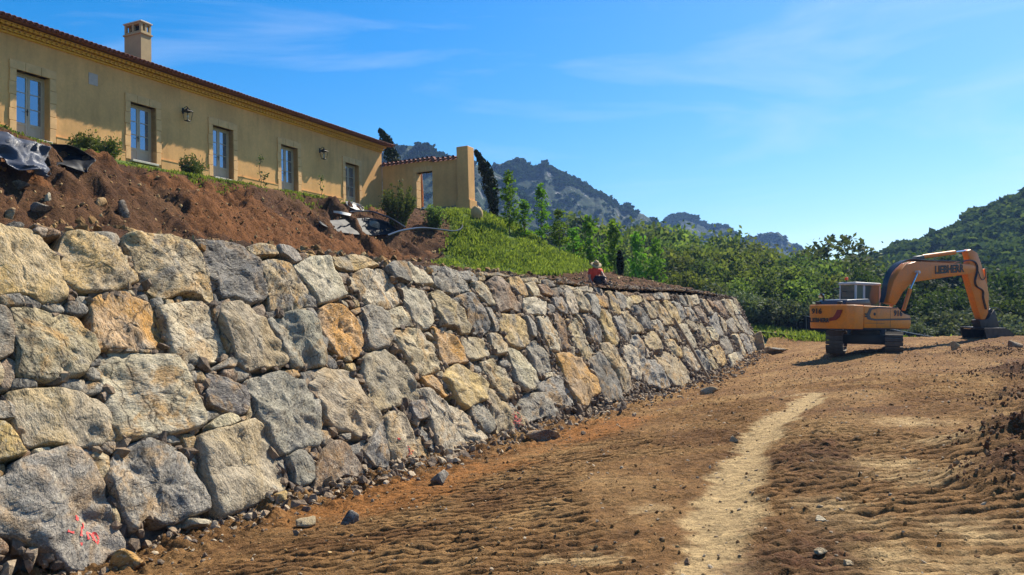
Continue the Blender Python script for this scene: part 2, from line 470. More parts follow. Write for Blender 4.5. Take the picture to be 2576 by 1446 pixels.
BIG = """
A y -220 90 0 95 130 140 350 180 480 260 570 390 690 500 700 640 770 830 760 950 650 985 500 985 350 900 230 880 0 920 -250 900
A y 760 210 900 190 1080 240 1200 280 1330 400 1420 540 1540 690 1580 760 1450 830 1270 870 1090 895 900 860 750 760 715 620 740 480 690 420 750 330
A t 1470 230 1800 240 1990 250 2150 300 2280 400 2330 560 2390 730 2460 960 2400 1030 2300 960 2080 900 1900 950 1750 900 1690 830 1600 700 1540 520 1440 350
B d -150 -310 50 -320 120 -240 165 -100 155 100 150 210 30 270 -150 280
B m 140 -300 260 -310 460 -300 640 -240 760 -215 880 -190 950 -50 1060 60 1080 150 1125 240 1030 330 980 400 960 460 780 490 560 520 350 500 210 440 230 250 170 50 180 -120
A o 1050 990 1200 900 1350 890 1480 900 1600 960 1740 1030 1800 1090 1860 1200 1900 1330 1940 1440 1945 1510 1800 1530 1500 1540 1200 1550 1110 1560 1080 1480 1060 1400 1040 1200
A w 1830 1060 2100 1020 2318 1010 2410 1080 2518 1230 2540 1320 2628 1540 2590 1650 2480 1660 2330 1690 2110 1720 1980 1560 1900 1330 1850 1180
B w 1180 250 1260 210 1400 205 1600 215 1800 240 1970 250 2080 360 2150 480 2240 640 2290 780 2340 900 2370 1010 2300 1060 2120 1110 1800 1150 1600 1180 1390 1190 1370 1080 1280 1000 1250 800 1290 720 1240 560 1190 480 1165 360
B m 140 660 330 630 450 615 600 620 760 625 890 660 1000 710 1150 745 1220 820 1260 930 1255 1080 1230 1200 1150 1280 900 1270 700 1265 500 1270 370 1290 280 1230 210 1080 160 950 100 800
B y -200 1000 30 1010 100 1060 190 1190 240 1310 290 1370 200 1400 80 1430 -200 1480
B g -100 790 100 790 140 850 155 970 20 990 -100 990
C g -100 350 10 340 130 310 200 160 300 110 480 60 620 10 780 -20 900 -15 1000 60 1080 170 1130 290 1190 420 1220 520 1260 620 1320 800 1390 920 1430 1050 1430 1150 1270 1190 1200 1290 1010 1380 900 1400 720 1290 640 1190 480 1120 380 1060 200 1010 30 960 -150 900
C gf 1370 60 1690 -130 1900 -40 2060 10 2170 120 2260 290 2340 450 2405 660 2380 700 2140 780 2040 830 1900 850 1730 740 1600 870 1570 940 1500 830 1380 650 1290 480 1250 330 1320 160
D d 110 140 200 150 400 160 540 190 660 270 760 370 800 450 830 560 880 680 910 780 850 830 700 880 600 850 540 800 380 800 340 660 240 570 210 430 150 300
D t 800 420 960 380 1080 370 1180 430 1240 570 1330 660 1430 790 1490 890 1430 910 1330 910 1220 970 1080 960 950 950 910 790 880 650 830 520
D w 1280 420 1400 350 1520 335 1620 350 1670 470 1720 580 1780 700 1810 780 1700 830 1510 880 1450 780 1390 690 1320 600 1210 440
D y 650 240 780 195 1010 220 1030 320 830 330 740 330
D g 1010 210 1150 220 1260 290 1300 380 1210 420 1120 350 1050 310
D t 1650 345 1800 335 1860 400 1895 510 1830 500 1690 450
D y 1820 330 1900 320 2050 350 2180 440 2100 450 1950 490 1890 500 1860 400
D w 1870 580 1960 500 2230 470 2320 560 2380 680 2450 850 2310 950 2170 920 2080 900 1970 770 1880 680
E t 360 -400 560 -430 680 -380 770 -280 880 -240 940 -120 1010 0 1080 120 1140 230 1080 290 860 300 690 340 600 240 520 80 440 -80 360 -260
E gf 930 -240 1100 -310 1330 -300 1400 -200 1470 -100 1530 30 1580 180 1560 290 1400 300 1200 310 1140 190 1060 100 1040 0 990 -100
E o 1500 -350 1600 -410 1720 -390 1850 -310 1930 -220 1990 -60 2030 80 2020 140 1930 180 1720 180 1670 100 1610 0 1540 -150 1500 -250
D g 1990 930 2080 900 2190 940 2280 980 2320 1100 2330 1300 2290 1370 2150 1410 2060 1390 2030 1300 2050 1120
E d 200 380 330 400 470 460 540 490 640 530 690 660 690 760 650 830 560 860 400 800 260 740 200 620 230 500
E g 700 460 830 420 960 390 1060 350 1130 420 1260 490 1360 580 1480 690 1520 870 1520 1020 1540 1130 1490 1210 1340 1220 1200 1260 1070 1290 980 1210 900 1040 800 850 760 680 700 570
E t 1380 500 1490 370 1560 330 1700 350 1780 330 1870 370 1940 450 2010 590 2090 720 2190 850 2240 960 2200 1040 2030 1110 1870 1040 1700 1000 1590 900 1510 720 1430 570
H m 200 -50 330 -120 450 -130 560 -30 700 80 760 170 800 260 850 430 720 450 560 500 400 540 330 460 270 330 220 150
E t 130 1100 330 1030 550 990 740 920 820 970 870 1050 920 1180 980 1290 1040 1420 1130 1680 1000 1770 820 1860 650 1920 480 2000 400 2040 330 1960 290 1830 240 1660 200 1500 150 1300
E w 220 980 340 880 450 850 540 880 580 930 470 990 300 1020
F b 1590 -30 1650 -90 1720 -90 1820 0 1880 100 1960 220 2000 300 1900 340 1740 320 1640 410 1550 520 1460 590 1430 480 1460 200
F g 1140 90 1240 20 1330 30 1400 100 1440 200 1440 330 1380 400 1290 430 1220 380 1200 230 1150 170
H g 210 1020 290 880 400 700 440 650 460 900 480 1080 490 1200 360 1180 270 1090
H t 440 640 520 575 640 560 700 640 780 750 870 870 960 970 1050 1090 900 1150 720 1230 560 1200 540 1060 470 1000 460 800
H w 830 320 940 310 1050 410 1190 500 1350 560 1430 620 1500 700 1560 790 1640 880 1500 950 1330 1000 1230 1070 1110 990 1060 880 1000 700 950 550 880 420
H g 740 460 860 440 930 570 920 640 820 670 780 620
H y 1110 190 1180 80 1260 30 1370 70 1450 130 1560 190 1630 260 1600 340 1630 420 1480 480 1400 530 1310 470 1230 370 1180 290
H o 870 170 990 150 1080 230 1190 370 1130 400 1040 320 930 260
H g 1430 520 1500 475 1590 490 1660 580 1710 690 1700 780 1640 820 1540 720 1450 610
H t 1640 310 1720 340 1780 430 1860 500 1950 570 2020 640 2070 720 1900 780 1750 800 1720 700 1690 560 1630 430
H t 1540 10 1680 -30 1750 45 1840 70 1900 170 1900 300 1910 390 1820 440 1740 340 1660 240 1600 130
H w 1850 -155 1980 -125 2060 -40 2130 70 2190 210 2190 280 2090 340 2030 300 1960 190 1920 60 1890 -60
H g 2030 420 2080 370 2290 350 2360 430 2450 600 2430 640 2300 620 2140 670 2090 700 2020 580 2000 500
I g 130 1220 290 1175 350 1270 430 1400 430 1490 380 1520 210 1490 150 1380
G d 480 160 540 110 680 110 740 240 730 350 650 330 560 300 510 220
G w 690 120 760 170 900 210 960 300 1000 370 900 370 740 340
G g 990 150 1060 160 1180 190 1280 220 1370 310 1450 390 1430 440 1340 460 1230 480 1130 430 1040 370 1010 260
G w 610 360 680 370 770 420 910 450 950 560 1000 700 1020 790 940 880 880 860 800 790 740 680 680 530
G t 1000 460 1060 435 1120 450 1160 520 1230 580 1310 640 1360 750 1440 860 1400 930 1320 940 1250 870 1180 850 1110 850 1080 740 1050 600
G d 1230 540 1340 490 1440 475 1510 560 1580 650 1640 780 1650 890 1570 950 1480 910 1440 850 1400 750 1330 640
G w 470 680 560 640 650 620 700 700 750 820 790 850 600 860 530 880 490 760
G t 545 910 700 880 840 880 900 960 960 1040 1000 1130 1080 1270 1090 1330 1050 1370 900 1410 810 1390 720 1240 620 1120 580 1000
G o 1000 855 1080 890 1200 950 1280 1010 1340 1120 1380 1270 1250 1270 1150 1280 1090 1200 1050 1050
G t 1330 990 1430 975 1560 1000 1610 1070 1650 1180 1590 1210 1470 1240 1410 1210 1350 1090
G w 1630 940 1700 940 1770 990 1830 1120 1820 1170 1730 1180 1680 1100
G g 1590 650 1650 650 1700 740 1740 910 1700 930 1650 780
G w 1470 340 1560 330 1640 380 1680 480 1715 610 1640 600 1560 510 1500 430
G b 1690 290 1780 290 1870 370 1920 460 2000 560 2030 680 1920 660 1760 670 1720 560 1680 440 1650 340
G y 1880 290 1990 290 2040 350 2090 500 2050 510 1980 460 1900 380
G w 2050 360 2140 350 2190 430 2220 510 2150 520 2090 460
G b 2190 380 2270 380 2370 480 2350 510 2250 480
G w 2020 540 2180 530 2310 550 2310 680 2290 730 2180 720 2090 700 2040 600
G y 1740 720 1850 710 2000 740 2060 830 2090 950 2105 1050 2020 1110 1940 1080 1860 1020 1810 900 1770 800
G g 2060 730 2130 790 2180 880 2190 970 2130 960 2090 830
G w 2180 750 2290 740 2360 840 2430 960 2460 1080 2450 1150 2340 1130 2290 1010 2230 900
G g 2060 1090 2180 1010 2250 1080 2330 1170 2390 1310 2370 1360 2280 1430 2210 1390 2140 1270
I g 190 330 300 320 330 400 370 480 330 510 270 480 220 400
I w 330 230 370 240 420 330 470 450 470 500 420 500 370 440 330 340
I t 410 260 470 240 560 330 600 440 570 490 520 470 460 370
I g 560 280 650 290 690 380 700 480 690 560 630 480 590 380
I o 670 290 740 280 800 350 800 430 740 430 690 370
I y 770 260 820 260 890 350 950 460 930 510 880 500 830 420
I g 880 270 920 270 980 350 1000 440 960 450 920 370
I w 970 320 1030 320 1060 400 1050 450 1010 430
I y 1040 310 1140 305 1180 360 1110 400 1060 380
I b 190 510 260 520 310 600 370 700 410 880 380 920 310 860 260 700 230 600
I t 360 560 450 560 510 640 580 740 640 850 660 940 620 1010 560 990 480 900 420 780 390 660
I d 530 510 600 520 660 590 720 690 750 780 710 830 640 790 590 680
I y 710 460 780 470 830 540 880 660 920 780 890 860 820 840 760 730 720 600
I g 870 530 940 530 1000 620 1050 730 1070 820 1000 790 940 700 900 610
I t 930 480 1030 480 1090 550 1150 630 1190 700 1090 720 1030 660 980 570
I d 1060 420 1140 420 1200 500 1260 600 1260 690 1190 660 1120 560
I t 1180 340 1250 390 1310 480 1320 560 1260 550 1210 450
I t 1260 380 1340 370 1400 430 1470 550 1500 630 1420 620 1350 520 1300 440
I y 1410 360 1490 380 1570 460 1620 580 1590 620 1500 560 1440 470
I g 1490 370 1590 380 1650 470 1660 540 1620 560 1560 460
I b 1170 280 1260 290 1340 350 1280 365 1210 340
I g 1280 280 1380 280 1400 340 1340 350
I w 1390 280 1450 280 1480 350 1410 350
I g 1560 310 1610 310 1660 390 1650 430 1600 380
I t 1640 310 1680 310 1730 420 1700 440
I w 1690 310 1760 300 1800 380 1780 410 1730 400
I g 1640 430 1700 440 1760 520 1780 590 1720 590 1660 500
I b 1740 420 1800 430 1870 540 1900 600 1860 620 1800 540
I t 1800 340 1860 350 1930 430 1960 500 1910 530 1850 450
I b 1870 350 1930 350 1960 420 1940 440
I b 1930 370 2020 360 2080 460 2110 540 2060 530 1990 450
I t 2040 350 2110 350 2160 450 2180 530 2120 500
I w 2110 340 2160 350 2210 450 2240 520 2200 500
I t 2150 320 2190 350 2250 440 2250 490 2200 420
I o 230 940 380 940 440 990 530 1000 590 1060 640 1160 690 1290 700 1370 620 1420 590 1500 500 1500 400 1330 330 1180 270 1030
I d 600 1030 700 920 770 980 830 1080 890 1190 940 1320 970 1420 940 1470 830 1460 750 1380 690 1260 640 1130
I t 720 830 790 830 850 900 930 990 990 1080 1040 1180 1060 1300 1000 1370 930 1260 880 1130 820 1060 770 950
I w 950 850 1040 850 1090 900 1120 1010 1170 1150 1160 1230 1110 1200 1050 1080 1000 970
I g 1070 740 1160 730 1210 790 1260 890 1270 970 1180 980 1120 930 1080 830
I t 1200 740 1290 690 1370 750 1420 840 1410 890 1290 900 1240 850
I w 1270 580 1340 570 1400 630 1460 710 1490 780 1420 770 1350 700 1290 640
I t 1430 640 1500 650 1570 730 1640 830 1580 820 1490 760
I w 1570 620 1650 620 1720 720 1760 850 1740 890 1680 800 1620 710
I y 1430 790 1500 785 1560 850 1610 940 1600 990 1540 970 1480 890
I g 1130 990 1230 1000 1310 1020 1370 1120 1440 1230 1480 1300 1390 1330 1290 1270 1210 1200 1160 1090
I t 1310 920 1420 910 1530 960 1600 1030 1660 1130 1710 1270 1620 1320 1510 1290 1440 1170 1370 1060
I w 1620 870 1680 890 1740 990 1800 1110 1760 1150 1690 1060 1640 970
I g 1750 910 1820 900 1880 990 1940 1100 1920 1150 1850 1100 1790 1010
I t 1840 870 1900 900 1950 990 2000 1110 1960 1110 1900 1010
I y 1920 870 2000 850 2050 930 2100 1040 2050 1080 1990 1020
I t 1780 600 1850 620 1900 720 1930 820 1890 850 1830 760
I w 1880 650 1940 660 2000 740 1990 810 1940 790
I g 1900 540 1980 490 2020 570 2070 680 2070 750 2000 740 1940 640
I t 2000 510 2060 560 2100 650 2100 720 2060 640
I g 2020 760 2110 750 2160 850 2170 930 2100 940
I g 2080 590 2160 540 2230 640 2240 700 2170 720
I t 2150 520 2200 540 2260 650 2310 730 2240 680
I w 2160 730 2230 720 2290 850 2340 970 2290 980 2220 850
I g 2240 720 2320 740 2380 860 2420 950 2340 940 2290 830
I g 2190 480 2250 500 2330 640 2390 740 2320 720 2250 600
I t 2330 740 2400 770 2470 930 2410 940
I w 2110 960 2180 930 2240 1050 2250 1120 2180 1130
I g 2180 930 2240 920 2310 1040 2300 1080 2250 1040
I t 1640 570 1720 600 1780 680 1740 700 1690 640
"""
SMALL = """
A g 1080 190 1250 190 1370 200 1410 290 1330 350 1250 340 1150 250
A b 440 130 560 160 540 240 480 240 400 190
A b 450 80 700 170 710 230 560 230 560 150 440 110
A d 130 80 260 70 300 110 280 140 130 125
A d 0 940 220 910 300 1040 150 1050 0 1040
A d 230 920 400 930 500 1000 480 1060 300 1050
A g 520 1020 700 985 790 1070 720 1125 620 1110
A d 790 1000 960 1020 1020 1090 990 1140 890 1150 770 1120
A g 870 930 1040 930 1045 990 1000 1030 900 1000
A b 780 920 860 915 865 990 780 1000
A b 780 785 900 890 890 910 790 880
A b 1550 770 1690 790 1670 860 1560 850
A t 1440 830 1520 840 1560 910 1550 940 1440 880
A d 1570 850 1700 900 1740 980 1690 1000 1580 930
A g 1760 960 1880 940 1920 1000 1890 1040 1790 1050
A t 1920 970 2010 970 2020 1020 1920 1030
A b 2050 940 2100 930 2120 1010 2030 1010
A b 1330 350 1430 360 1440 440 1400 460
A t 1420 470 1480 460 1540 600 1530 640 1480 590
A t 2320 540 2360 540 2410 700 2390 740
B b 40 320 120 245 200 290 220 390 190 500 150 600 30 600 60 430
B y -100 290 10 300 60 410 50 520 0 590 -100 600
B d 180 500 320 490 440 530 440 600 300 620 170 610
B g 740 520 850 510 990 520 990 590 930 660 850 640 740 600
B g 1040 380 1150 385 1180 440 1170 510 1080 515 1000 460
B g 1030 520 1200 540 1245 600 1230 640 1060 680 960 660
B b 1170 680 1240 645 1290 710 1230 765 1190 740
B d 1100 290 1170 280 1170 350 1070 370 1020 340
B t 1270 1000 1330 1040 1365 1130 1360 1210 1270 1210
B g 1190 1240 1330 1235 1340 1310 1290 1370 1170 1320
B w 400 1320 580 1290 600 1320 420 1370
B b 300 1290 360 1300 415 1390 370 1410 290 1420
B w 620 1300 780 1290 760 1330 640 1340
B g 960 1300 1040 1300 1090 1350 1060 1410 1000 1400
B t 1050 1400 1160 1340 1270 1390 1270 1500 1260 1620 1190 1670 1130 1640 1090 1500
B b 1700 1160 1850 1150 1830 1190 1720 1200
B g 1870 1170 1980 1140 2100 1190 2100 1220 1970 1240
B t 2110 1150 2250 1130 2300 1230 2300 1390 2250 1380 2180 1300
B d 1220 130 1390 130 1410 190 1250 200
B g 1440 170 1550 170 1600 200 1450 205
B t 1620 170 1750 180 1740 210 1640 215
B g 2110 360 2180 350 2230 400 2170 470
B g 2180 490 2250 410 2320 420 2390 530 2370 550 2230 520
B b 2260 570 2370 570 2320 690 2290 660
B g 2360 880 2450 870 2520 930 2430 980 2380 960
C g -100 160 90 150 105 210 80 270 0 310 -100 320
C b 110 230 190 170 200 270 120 310
C b -100 990 30 1000 130 1100 130 1160 0 1190 -100 1180
C t 1280 640 1330 640 1400 800 1390 860 1330 800
C t 2170 130 2240 120 2310 200 2270 290 2210 230
D b 390 830 540 810 560 860 400 880
D d 290 750 350 770 380 860 330 870
D b 250 890 350 860 390 900 340 1000 290 1020
D b 230 610 330 610 380 640 320 720 270 730
D b 790 890 880 870 910 930 880 1020 790 1020 720 950
D d 910 960 1000 960 1030 1000 940 1060
D d 1360 930 1440 930 1480 1030 1450 1080 1370 1000
D t 1290 940 1370 930 1370 970 1300 980
D t 1740 820 1830 880 1840 930 1750 880
D b 1820 830 1890 840 1920 900 1880 920
D y 1910 820 1970 850 1990 900 1930 910
D b 1880 950 1970 920 1990 970 1920 1010
D b 1700 500 1830 520 1870 590 1830 640 1740 600
D d 1940 1040 2020 1080 2030 1200 1990 1220 1930 1100
D b 1450 1100 1510 1130 1540 1290 1500 1270
D g 1540 1230 1600 1290 1590 1420 1550 1390
D t 880 1080 920 1080 970 1200 930 1190
D t 400 1230 450 1230 550 1410 520 1440 460 1380
D b 1280 290 1370 290 1390 350 1300 370
E t 10 400 80 340 150 350 220 470 180 480
E b 90 510 210 500 160 620
E g 200 810 300 800 370 850 320 890 220 910
E g 580 890 640 860 690 890 610 935
E t 680 760 740 730 770 790 740 890 690 910
E o 1090 340 1250 325 1295 405 1190 430 1110 390
E d 1300 370 1440 340 1510 330 1470 420 1380 480
E g 1240 440 1350 440 1365 550 1290 500
E g 560 290 620 290 720 390 660 440 590 440
E b 400 330 520 320 550 430 480 450 400 390
E g 230 350 420 230 500 190 570 230 540 300 420 310 300 340
E d 1590 170 1640 170 1720 300 1660 340 1590 270
E y 1820 260 1930 250 1950 330 1860 345
E y 1790 200 1860 170 1890 240 1830 240
E b 1520 860 1590 920 1540 1010
E g 1530 1020 1640 1030 1670 1090 1620 1200 1560 1180
E g 1750 1080 1870 1060 1860 1140 1800 1150
E g 1830 1210 1970 1180 2020 1140 2070 1180 1990 1280 1960 1320 1880 1280
E b 1310 1240 1400 1220 1400 1290 1320 1280
E b 1420 1280 1510 1290 1500 1370 1430 1350
F d 1010 50 1120 80 1150 180 1130 250 1060 180
H g 820 670 880 720 1000 850 1060 960 1100 1070 1050 1080 930 900 830 750
H g 1090 200 1160 190 1180 280 1150 300
H t 1060 130 1120 110 1140 160 1080 190
H g 1480 20 1560 60 1600 120 1510 110
H d 1430 -30 1480 20 1480 110 1440 80
H g 1840 470 1940 450 2000 510 1960 550
H d 2230 240 2290 210 2290 340 2230 340 2200 310
H b 1960 310 2020 330 2000 400
H b 800 120 840 120 840 200 790 190
G g 1290 215 1450 210 1530 260 1530 310 1420 310 1350 270
G t 1540 230 1600 220 1620 310 1550 310
G t 1600 245 1750 235 1870 265 1820 280 1640 265
G t 2030 290 2150 290 2260 300 2300 340 2180 350 2060 320
G d 2270 310 2400 330 2410 380 2350 400 2280 360
G d 2370 410 2480 400 2510 460 2440 510 2380 470
G w 920 920 960 910 1020 990 970 960
G t 940 1000 1010 1030 1050 1110 1030 1160 990 1080
G d 1420 1260 1470 1290 1460 1390 1430 1370
G t 1680 1170 1750 1180 1760 1240 1710 1250
G g 1780 1240 1850 1240 1890 1300 1870 1330 1790 1290
G b 540 310 600 320 600 360 550 350
G w 970 560 1010 550 1050 640 1000 620
G b 740 380 820 380 820 420 760 410
G b 860 400 970 400 970 430 870 430
G t 1150 900 1220 900 1220 960 1180 950
G g 1560 980 1610 980 1610 1050 1580 1040
G t 1450 410 1480 420 1470 480 1430 460
G b 1990 700 2040 710 2030 740 1980 730
G d 2330 590 2390 610 2400 690 2340 690
G t 1030 1380 1110 1370 1140 1420 1080 1446
G g 530 930 560 950 585 1020 550 1010
G w 2330 1380 2420 1370 2400 1420 2300 1446
I w 480 200 590 200 650 210 650 260 520 250
I d 660 210 740 230 760 270 690 260
I b 900 260 1060 260 1100 300 960 305
I t 240 170 400 190 470 210 420 240 300 200
I d 190 220 290 210 330 260 280 310 210 300
I t 450 490 500 510 560 600 540 630 490 580
I t 400 860 450 870 500 980 460 1000 420 940
I b 730 420 790 440 820 470 770 460
I d 150 400 210 390 220 480 160 490
I g 30 1290 100 1220 110 1310 90 1370 40 1340
I g 100 1170 230 1130 250 1150 130 1200
"""
PAL = {'y': (0.53, 0.375, 0.16), 'o': (0.50, 0.275, 0.08), 'g': (0.295, 0.265, 0.21), 'w': (0.54, 0.455, 0.30), 'd': (0.165, 0.152, 0.132),
       't': (0.42, 0.325, 0.185), 'b': (0.27, 0.17, 0.10), 'm': (0.45, 0.355, 0.21)}
def chaikin(P, k=1):
    for _ in range(k):
        Q = np.roll(P, -1, 0)
        P = np.stack([P * 0.9 + Q * 0.1, P * 0.1 + Q * 0.9], 1).reshape(-1, 2)
    return P
def resample(P, N):
    Q = np.vstack([P, P[:1]])
    L_ = np.r_[0, np.cumsum(np.linalg.norm(np.diff(Q, axis=0), axis=1))]
    t = np.linspace(0, L_[-1], N, endpoint=False)
    return np.stack([np.interp(t, L_, Q[:, 0]), np.interp(t, L_, Q[:, 1])], 1)
def poly_area(P):
    x, y = P.T; X, Y = np.roll(P, -1, 0).T
    return 0.5 * np.sum(x * Y - X * y)
def centroid(P):
    x, y = P.T; X, Y = np.roll(P, -1, 0).T
    a = x * Y - X * y; A = a.sum() / 2
    return np.array([((x + X) * a).sum(), ((y + Y) * a).sum()]) / (6 * A)
def stone_mesh(ab, seed, big=True, flute=False, prot=None):
    r = np.random.default_rng(seed)
    if poly_area(ab) < 0: ab = ab[::-1]
    c = centroid(ab); size = math.sqrt(abs(poly_area(ab)))
    ab = c + (ab - c) * (1.05 if big else 1.16)
    N = int(np.clip(52 + 26 * size, 30, 84)) if big else int(np.clip(22 + 40 * size, 18, 34))
    o = resample(chaikin(ab), N)
    o = o + 0.016 * min(size, 1) * np.stack([fbm(np.c_[o * 7, np.full(N, seed)], 3, 1), fbm(np.c_[o * 7, np.full(N, seed + 9)], 3, 2)], 1)
    fr = np.array([0.90, 1.0, 1.0, 0.99, 0.972, 0.94, 0.87, 0.79, 0.69, 0.58, 0.46, 0.32, 0.17]) if big else np.array([0.9, 1.0, 0.97, 0.86, 0.66, 0.36])
    prot = (r.uniform(0.02, 0.06) if big else r.uniform(-0.045, 0.02)) if prot is None else prot
    edge = np.array([0, 0, 0, 0.25, 0.66, 0.90, 1, 1, 1, 1, 1, 1, 1]) if big else np.array([0, 0, 0.2, 0.8, 1, 1])
    bev = (0.03 + 0.035 * size) if big else 0.04
    P = (c[None, None] + (o - c)[None] * fr[:, None, None]).reshape(-1, 2)
    P = np.vstack([P, c])
    ed = np.r_[np.repeat(edge, N), 1.0]
    rel = P - c
    h = np.full(len(P), 9.0)
    for _ in range(5 if big else 3):
        g = r.normal(size=2) * (0.07 if big else 0.22)
        h = np.minimum(h, r.uniform(0, 0.06) * size + rel @ g)
    h = np.maximum(h, -0.16 * size)
    Q = np.c_[P * 2.2, np.full(len(P), seed * 1.7)]
    rough = 0.07 * min(size, 1.1) * fbm(Q, 3, seed % 50) + 0.055 * min(size, 1) * fbm(Q * 3.6, 3, seed % 31)
    q1 = fbm(Q * 0.8 + 5.5, 2, 40 + seed % 7); rough += 0.05 * min(size, 1.0) * (np.floor(q1 * 5) / 5 + 0.35 * (q1 * 5 - np.floor(q1 * 5)) / 5) * 1.6
    rough -= 0.05 * min(size, 1) * np.clip(np.abs(vn(Q * 1.1, 77)) * -6 + 0.5, 0, 1)
    if flute:
        ax = np.array([0.88, 0.30])
        rough = rough + 0.085 * (np.abs(np.sin((rel @ ax) * (2.9 / max(size, 0.5)) * 1.35 + 0.6)) - 0.5)
    z = prot + h * (0.35 + 0.65 * ed) + rough * (0.4 + 0.6 * ed) - bev * (1 - ed) ** 1.3
    z[:N] = -0.50 if big else -0.28
    z[N:2 * N] = np.minimum(z[N:2 * N], prot) - (0.16 if big else 0.08)
    zc = 0.0
    V = rel[:, :1] * DV + rel[:, 1:] * UV_ + z[:, None] * WV
    K = len(fr)
    i = np.arange(N); j = (i + 1) % N
    F = np.concatenate([np.stack([k * N + i, k * N + j, (k + 1) * N + j, (k + 1) * N + i], 1) for k in range(K - 1)])
    T = np.stack([(K - 1) * N + i, (K - 1) * N + j, np.full(N, K * N)], 1)
    me = raw_mesh('stone', V, [F, T], True)
    org = P0 + DV * c[0] + UV_ * c[1]
    return me, org, size, c
def parse(txt):
    out = []
    for ln in txt.strip().splitlines():
        t = ln.split(); out.append((t[0], t[1], reg_ab(t[0], [float(v) for v in t[2:]])))
    return out
wall = empty('stone_retaining_wall', W(14, DB - 0.2, 0.0), 'long leaning dry stone retaining wall of rough tan and grey boulders below the house', 'wall')
wi = np.array(wall.location)
POLYS = []; STONES = []
big_l = parse(BIG)
# the wall runs on a little past the left edge of the view and round its far end
extra = []
for (a0, b0, w_, h_, c_) in [(-1.15, 0.05, 1.2, .95, 'g'), (-1.35, 1.1, 1.25, .8, 't'), (-0.9, 2.0, 1.1, .8, 'y'), (-1.3, 2.95, 1.3, .75, 'y'), (-2.6, 0.05, 1.3, 1.1, 'm'),
                             (-2.75, 1.25, 1.25, .9, 'g'), (-2.3, 2.25, 1.25, .7, 'w'), (-2.8, 3.05, 1.4, .7, 't'), (-4.0, 0.1, 1.25, .9, 't'), (-4.1, 1.1, 1.25, 1.0, 'y'), (-3.8, 2.2, 1.3, .8, 'g'), (-4.2, 3.05, 1.25, .7, 'm')]:
    base_s = 4.6
    p = np.array([[.08, 0], [.5, -.03], [.95, .04], [1, .5], [.97, .93], [.55, 1.02], [.06, .95], [-.02, .5]])
    extra.append(('X', c_, np.c_[base_s + a0 + p[:, 0] * w_, b0 + p[:, 1] * h_]))
for k, (rg, cc, ab) in enumerate(big_l + extra):
    me, org, size, c = stone_mesh(ab, 11 + k * 3, True, 'f' in cc)
    rr = random.Random(k)
    base = np.array(PAL[cc[0]]) * rr.uniform(0.88, 1.12) * np.array([rr.uniform(.97, 1.04), 1, rr.uniform(.92, 1.06)])
    o = link('stone', me, M_STONE, wall, loc=org - wi, color=base)
    STONES.append((o, org)); POLYS.append(ab)
for k, (rg, cc, ab) in enumerate(parse(SMALL)):
    me, org, size, c = stone_mesh(ab, 911 + k * 3, False)
    rr = random.Random(k + 500)
    base = np.array(PAL[cc[0]]) * rr.uniform(0.8, 1.1)
    link('wedge_stone', me, M_STONE, wall, loc=org - wi, color=base)
    POLYS.append(ab)
def in_any(pts, grow=1.0):
    ins = np.zeros(len(pts), bool)
    for ab in POLYS:
        c = ab.mean(0); P = c + (ab - c) * grow
        lo, hi = P.min(0), P.max(0)
        idx = np.where((pts[:, 0] > lo[0]) & (pts[:, 0] < hi[0]) & (pts[:, 1] > lo[1]) & (pts[:, 1] < hi[1]) & ~ins)[0]
        if not len(idx): continue
        x, y = pts[idx].T; res = np.zeros(len(idx), bool)
        for i in range(len(P)):
            (x0, y0), (x1, y1) = P[i], P[i - 1]
            if y0 == y1: continue
            cnd = ((y0 > y) != (y1 > y)) & (x < (x1 - x0) * (y - y0) / (y1 - y0) + x0)
            res ^= cnd
        ins[idx] |= res
    return ins
# chips packed into the joints
hb = lambda s: WT(s) / UV_[2]
pts = np.c_[RNG.uniform(0, 52.5, 26000), RNG.uniform(0, 1, 26000)]
pts[:, 1] = -0.1 + pts[:, 1] * (hb(pts[:, 0]) - 0.03)
pts = pts[~in_any(pts, 0.97)]
pts = pts[RNG.permutation(len(pts))[:5600]]
sz = RNG.uniform(0.045, 0.12, len(pts)) * np.where(pts[:, 0] > 20, 1.15, 1.0)
Pc = P0 + pts[:, :1] * DV + pts[:, 1:] * UV_ - WV * (sz * 0.35 + RNG.uniform(0.0, 0.10, len(pts)))[:, None]
scatter_obj('joint_chips', ROCKS, Pc, np.c_[sz * RNG.uniform(.8, 1.7, len(sz)), sz, sz * RNG.uniform(.6, 1.2, len(sz))], 5, M_RUB, None, tilt=1.5,
            tint=RNG.uniform(0.0, 0.8, len(sz)) ** 1.2).parent = wall
bpy.data.objects['joint_chips'].matrix_parent_inverse = Matrix.Translation(-Vector(wi))
# packed rubble core behind the face and round the far end
ns, nb = 300, 26
ss = np.linspace(-1, 51.3, ns); bb = np.linspace(-0.05, 1, nb)
S_, B_ = np.meshgrid(ss, bb, indexing='ij'); B_ = B_ * hb(S_) * 0.985
Pg = P0 + S_[..., None] * DV + B_[..., None] * UV_
Pg = Pg + WV * (-0.24 + 0.07 * fbm(Pg * 5, 3, 3))[..., None]
idx = np.arange(ns * nb).reshape(ns, nb)
def grid_faces(idx): return np.stack([idx[:-1, :-1], idx[1:, :-1], idx[1:, 1:], idx[:-1, 1:]], -1).reshape(-1, 4)
me = raw_mesh('rubble_core', Pg.reshape(-1, 3) - wi, [grid_faces(idx)]); add_attr(me, 'tint', np.full(ns * nb, 0.22))
link('rubble_core', me, M_RUB, wall)
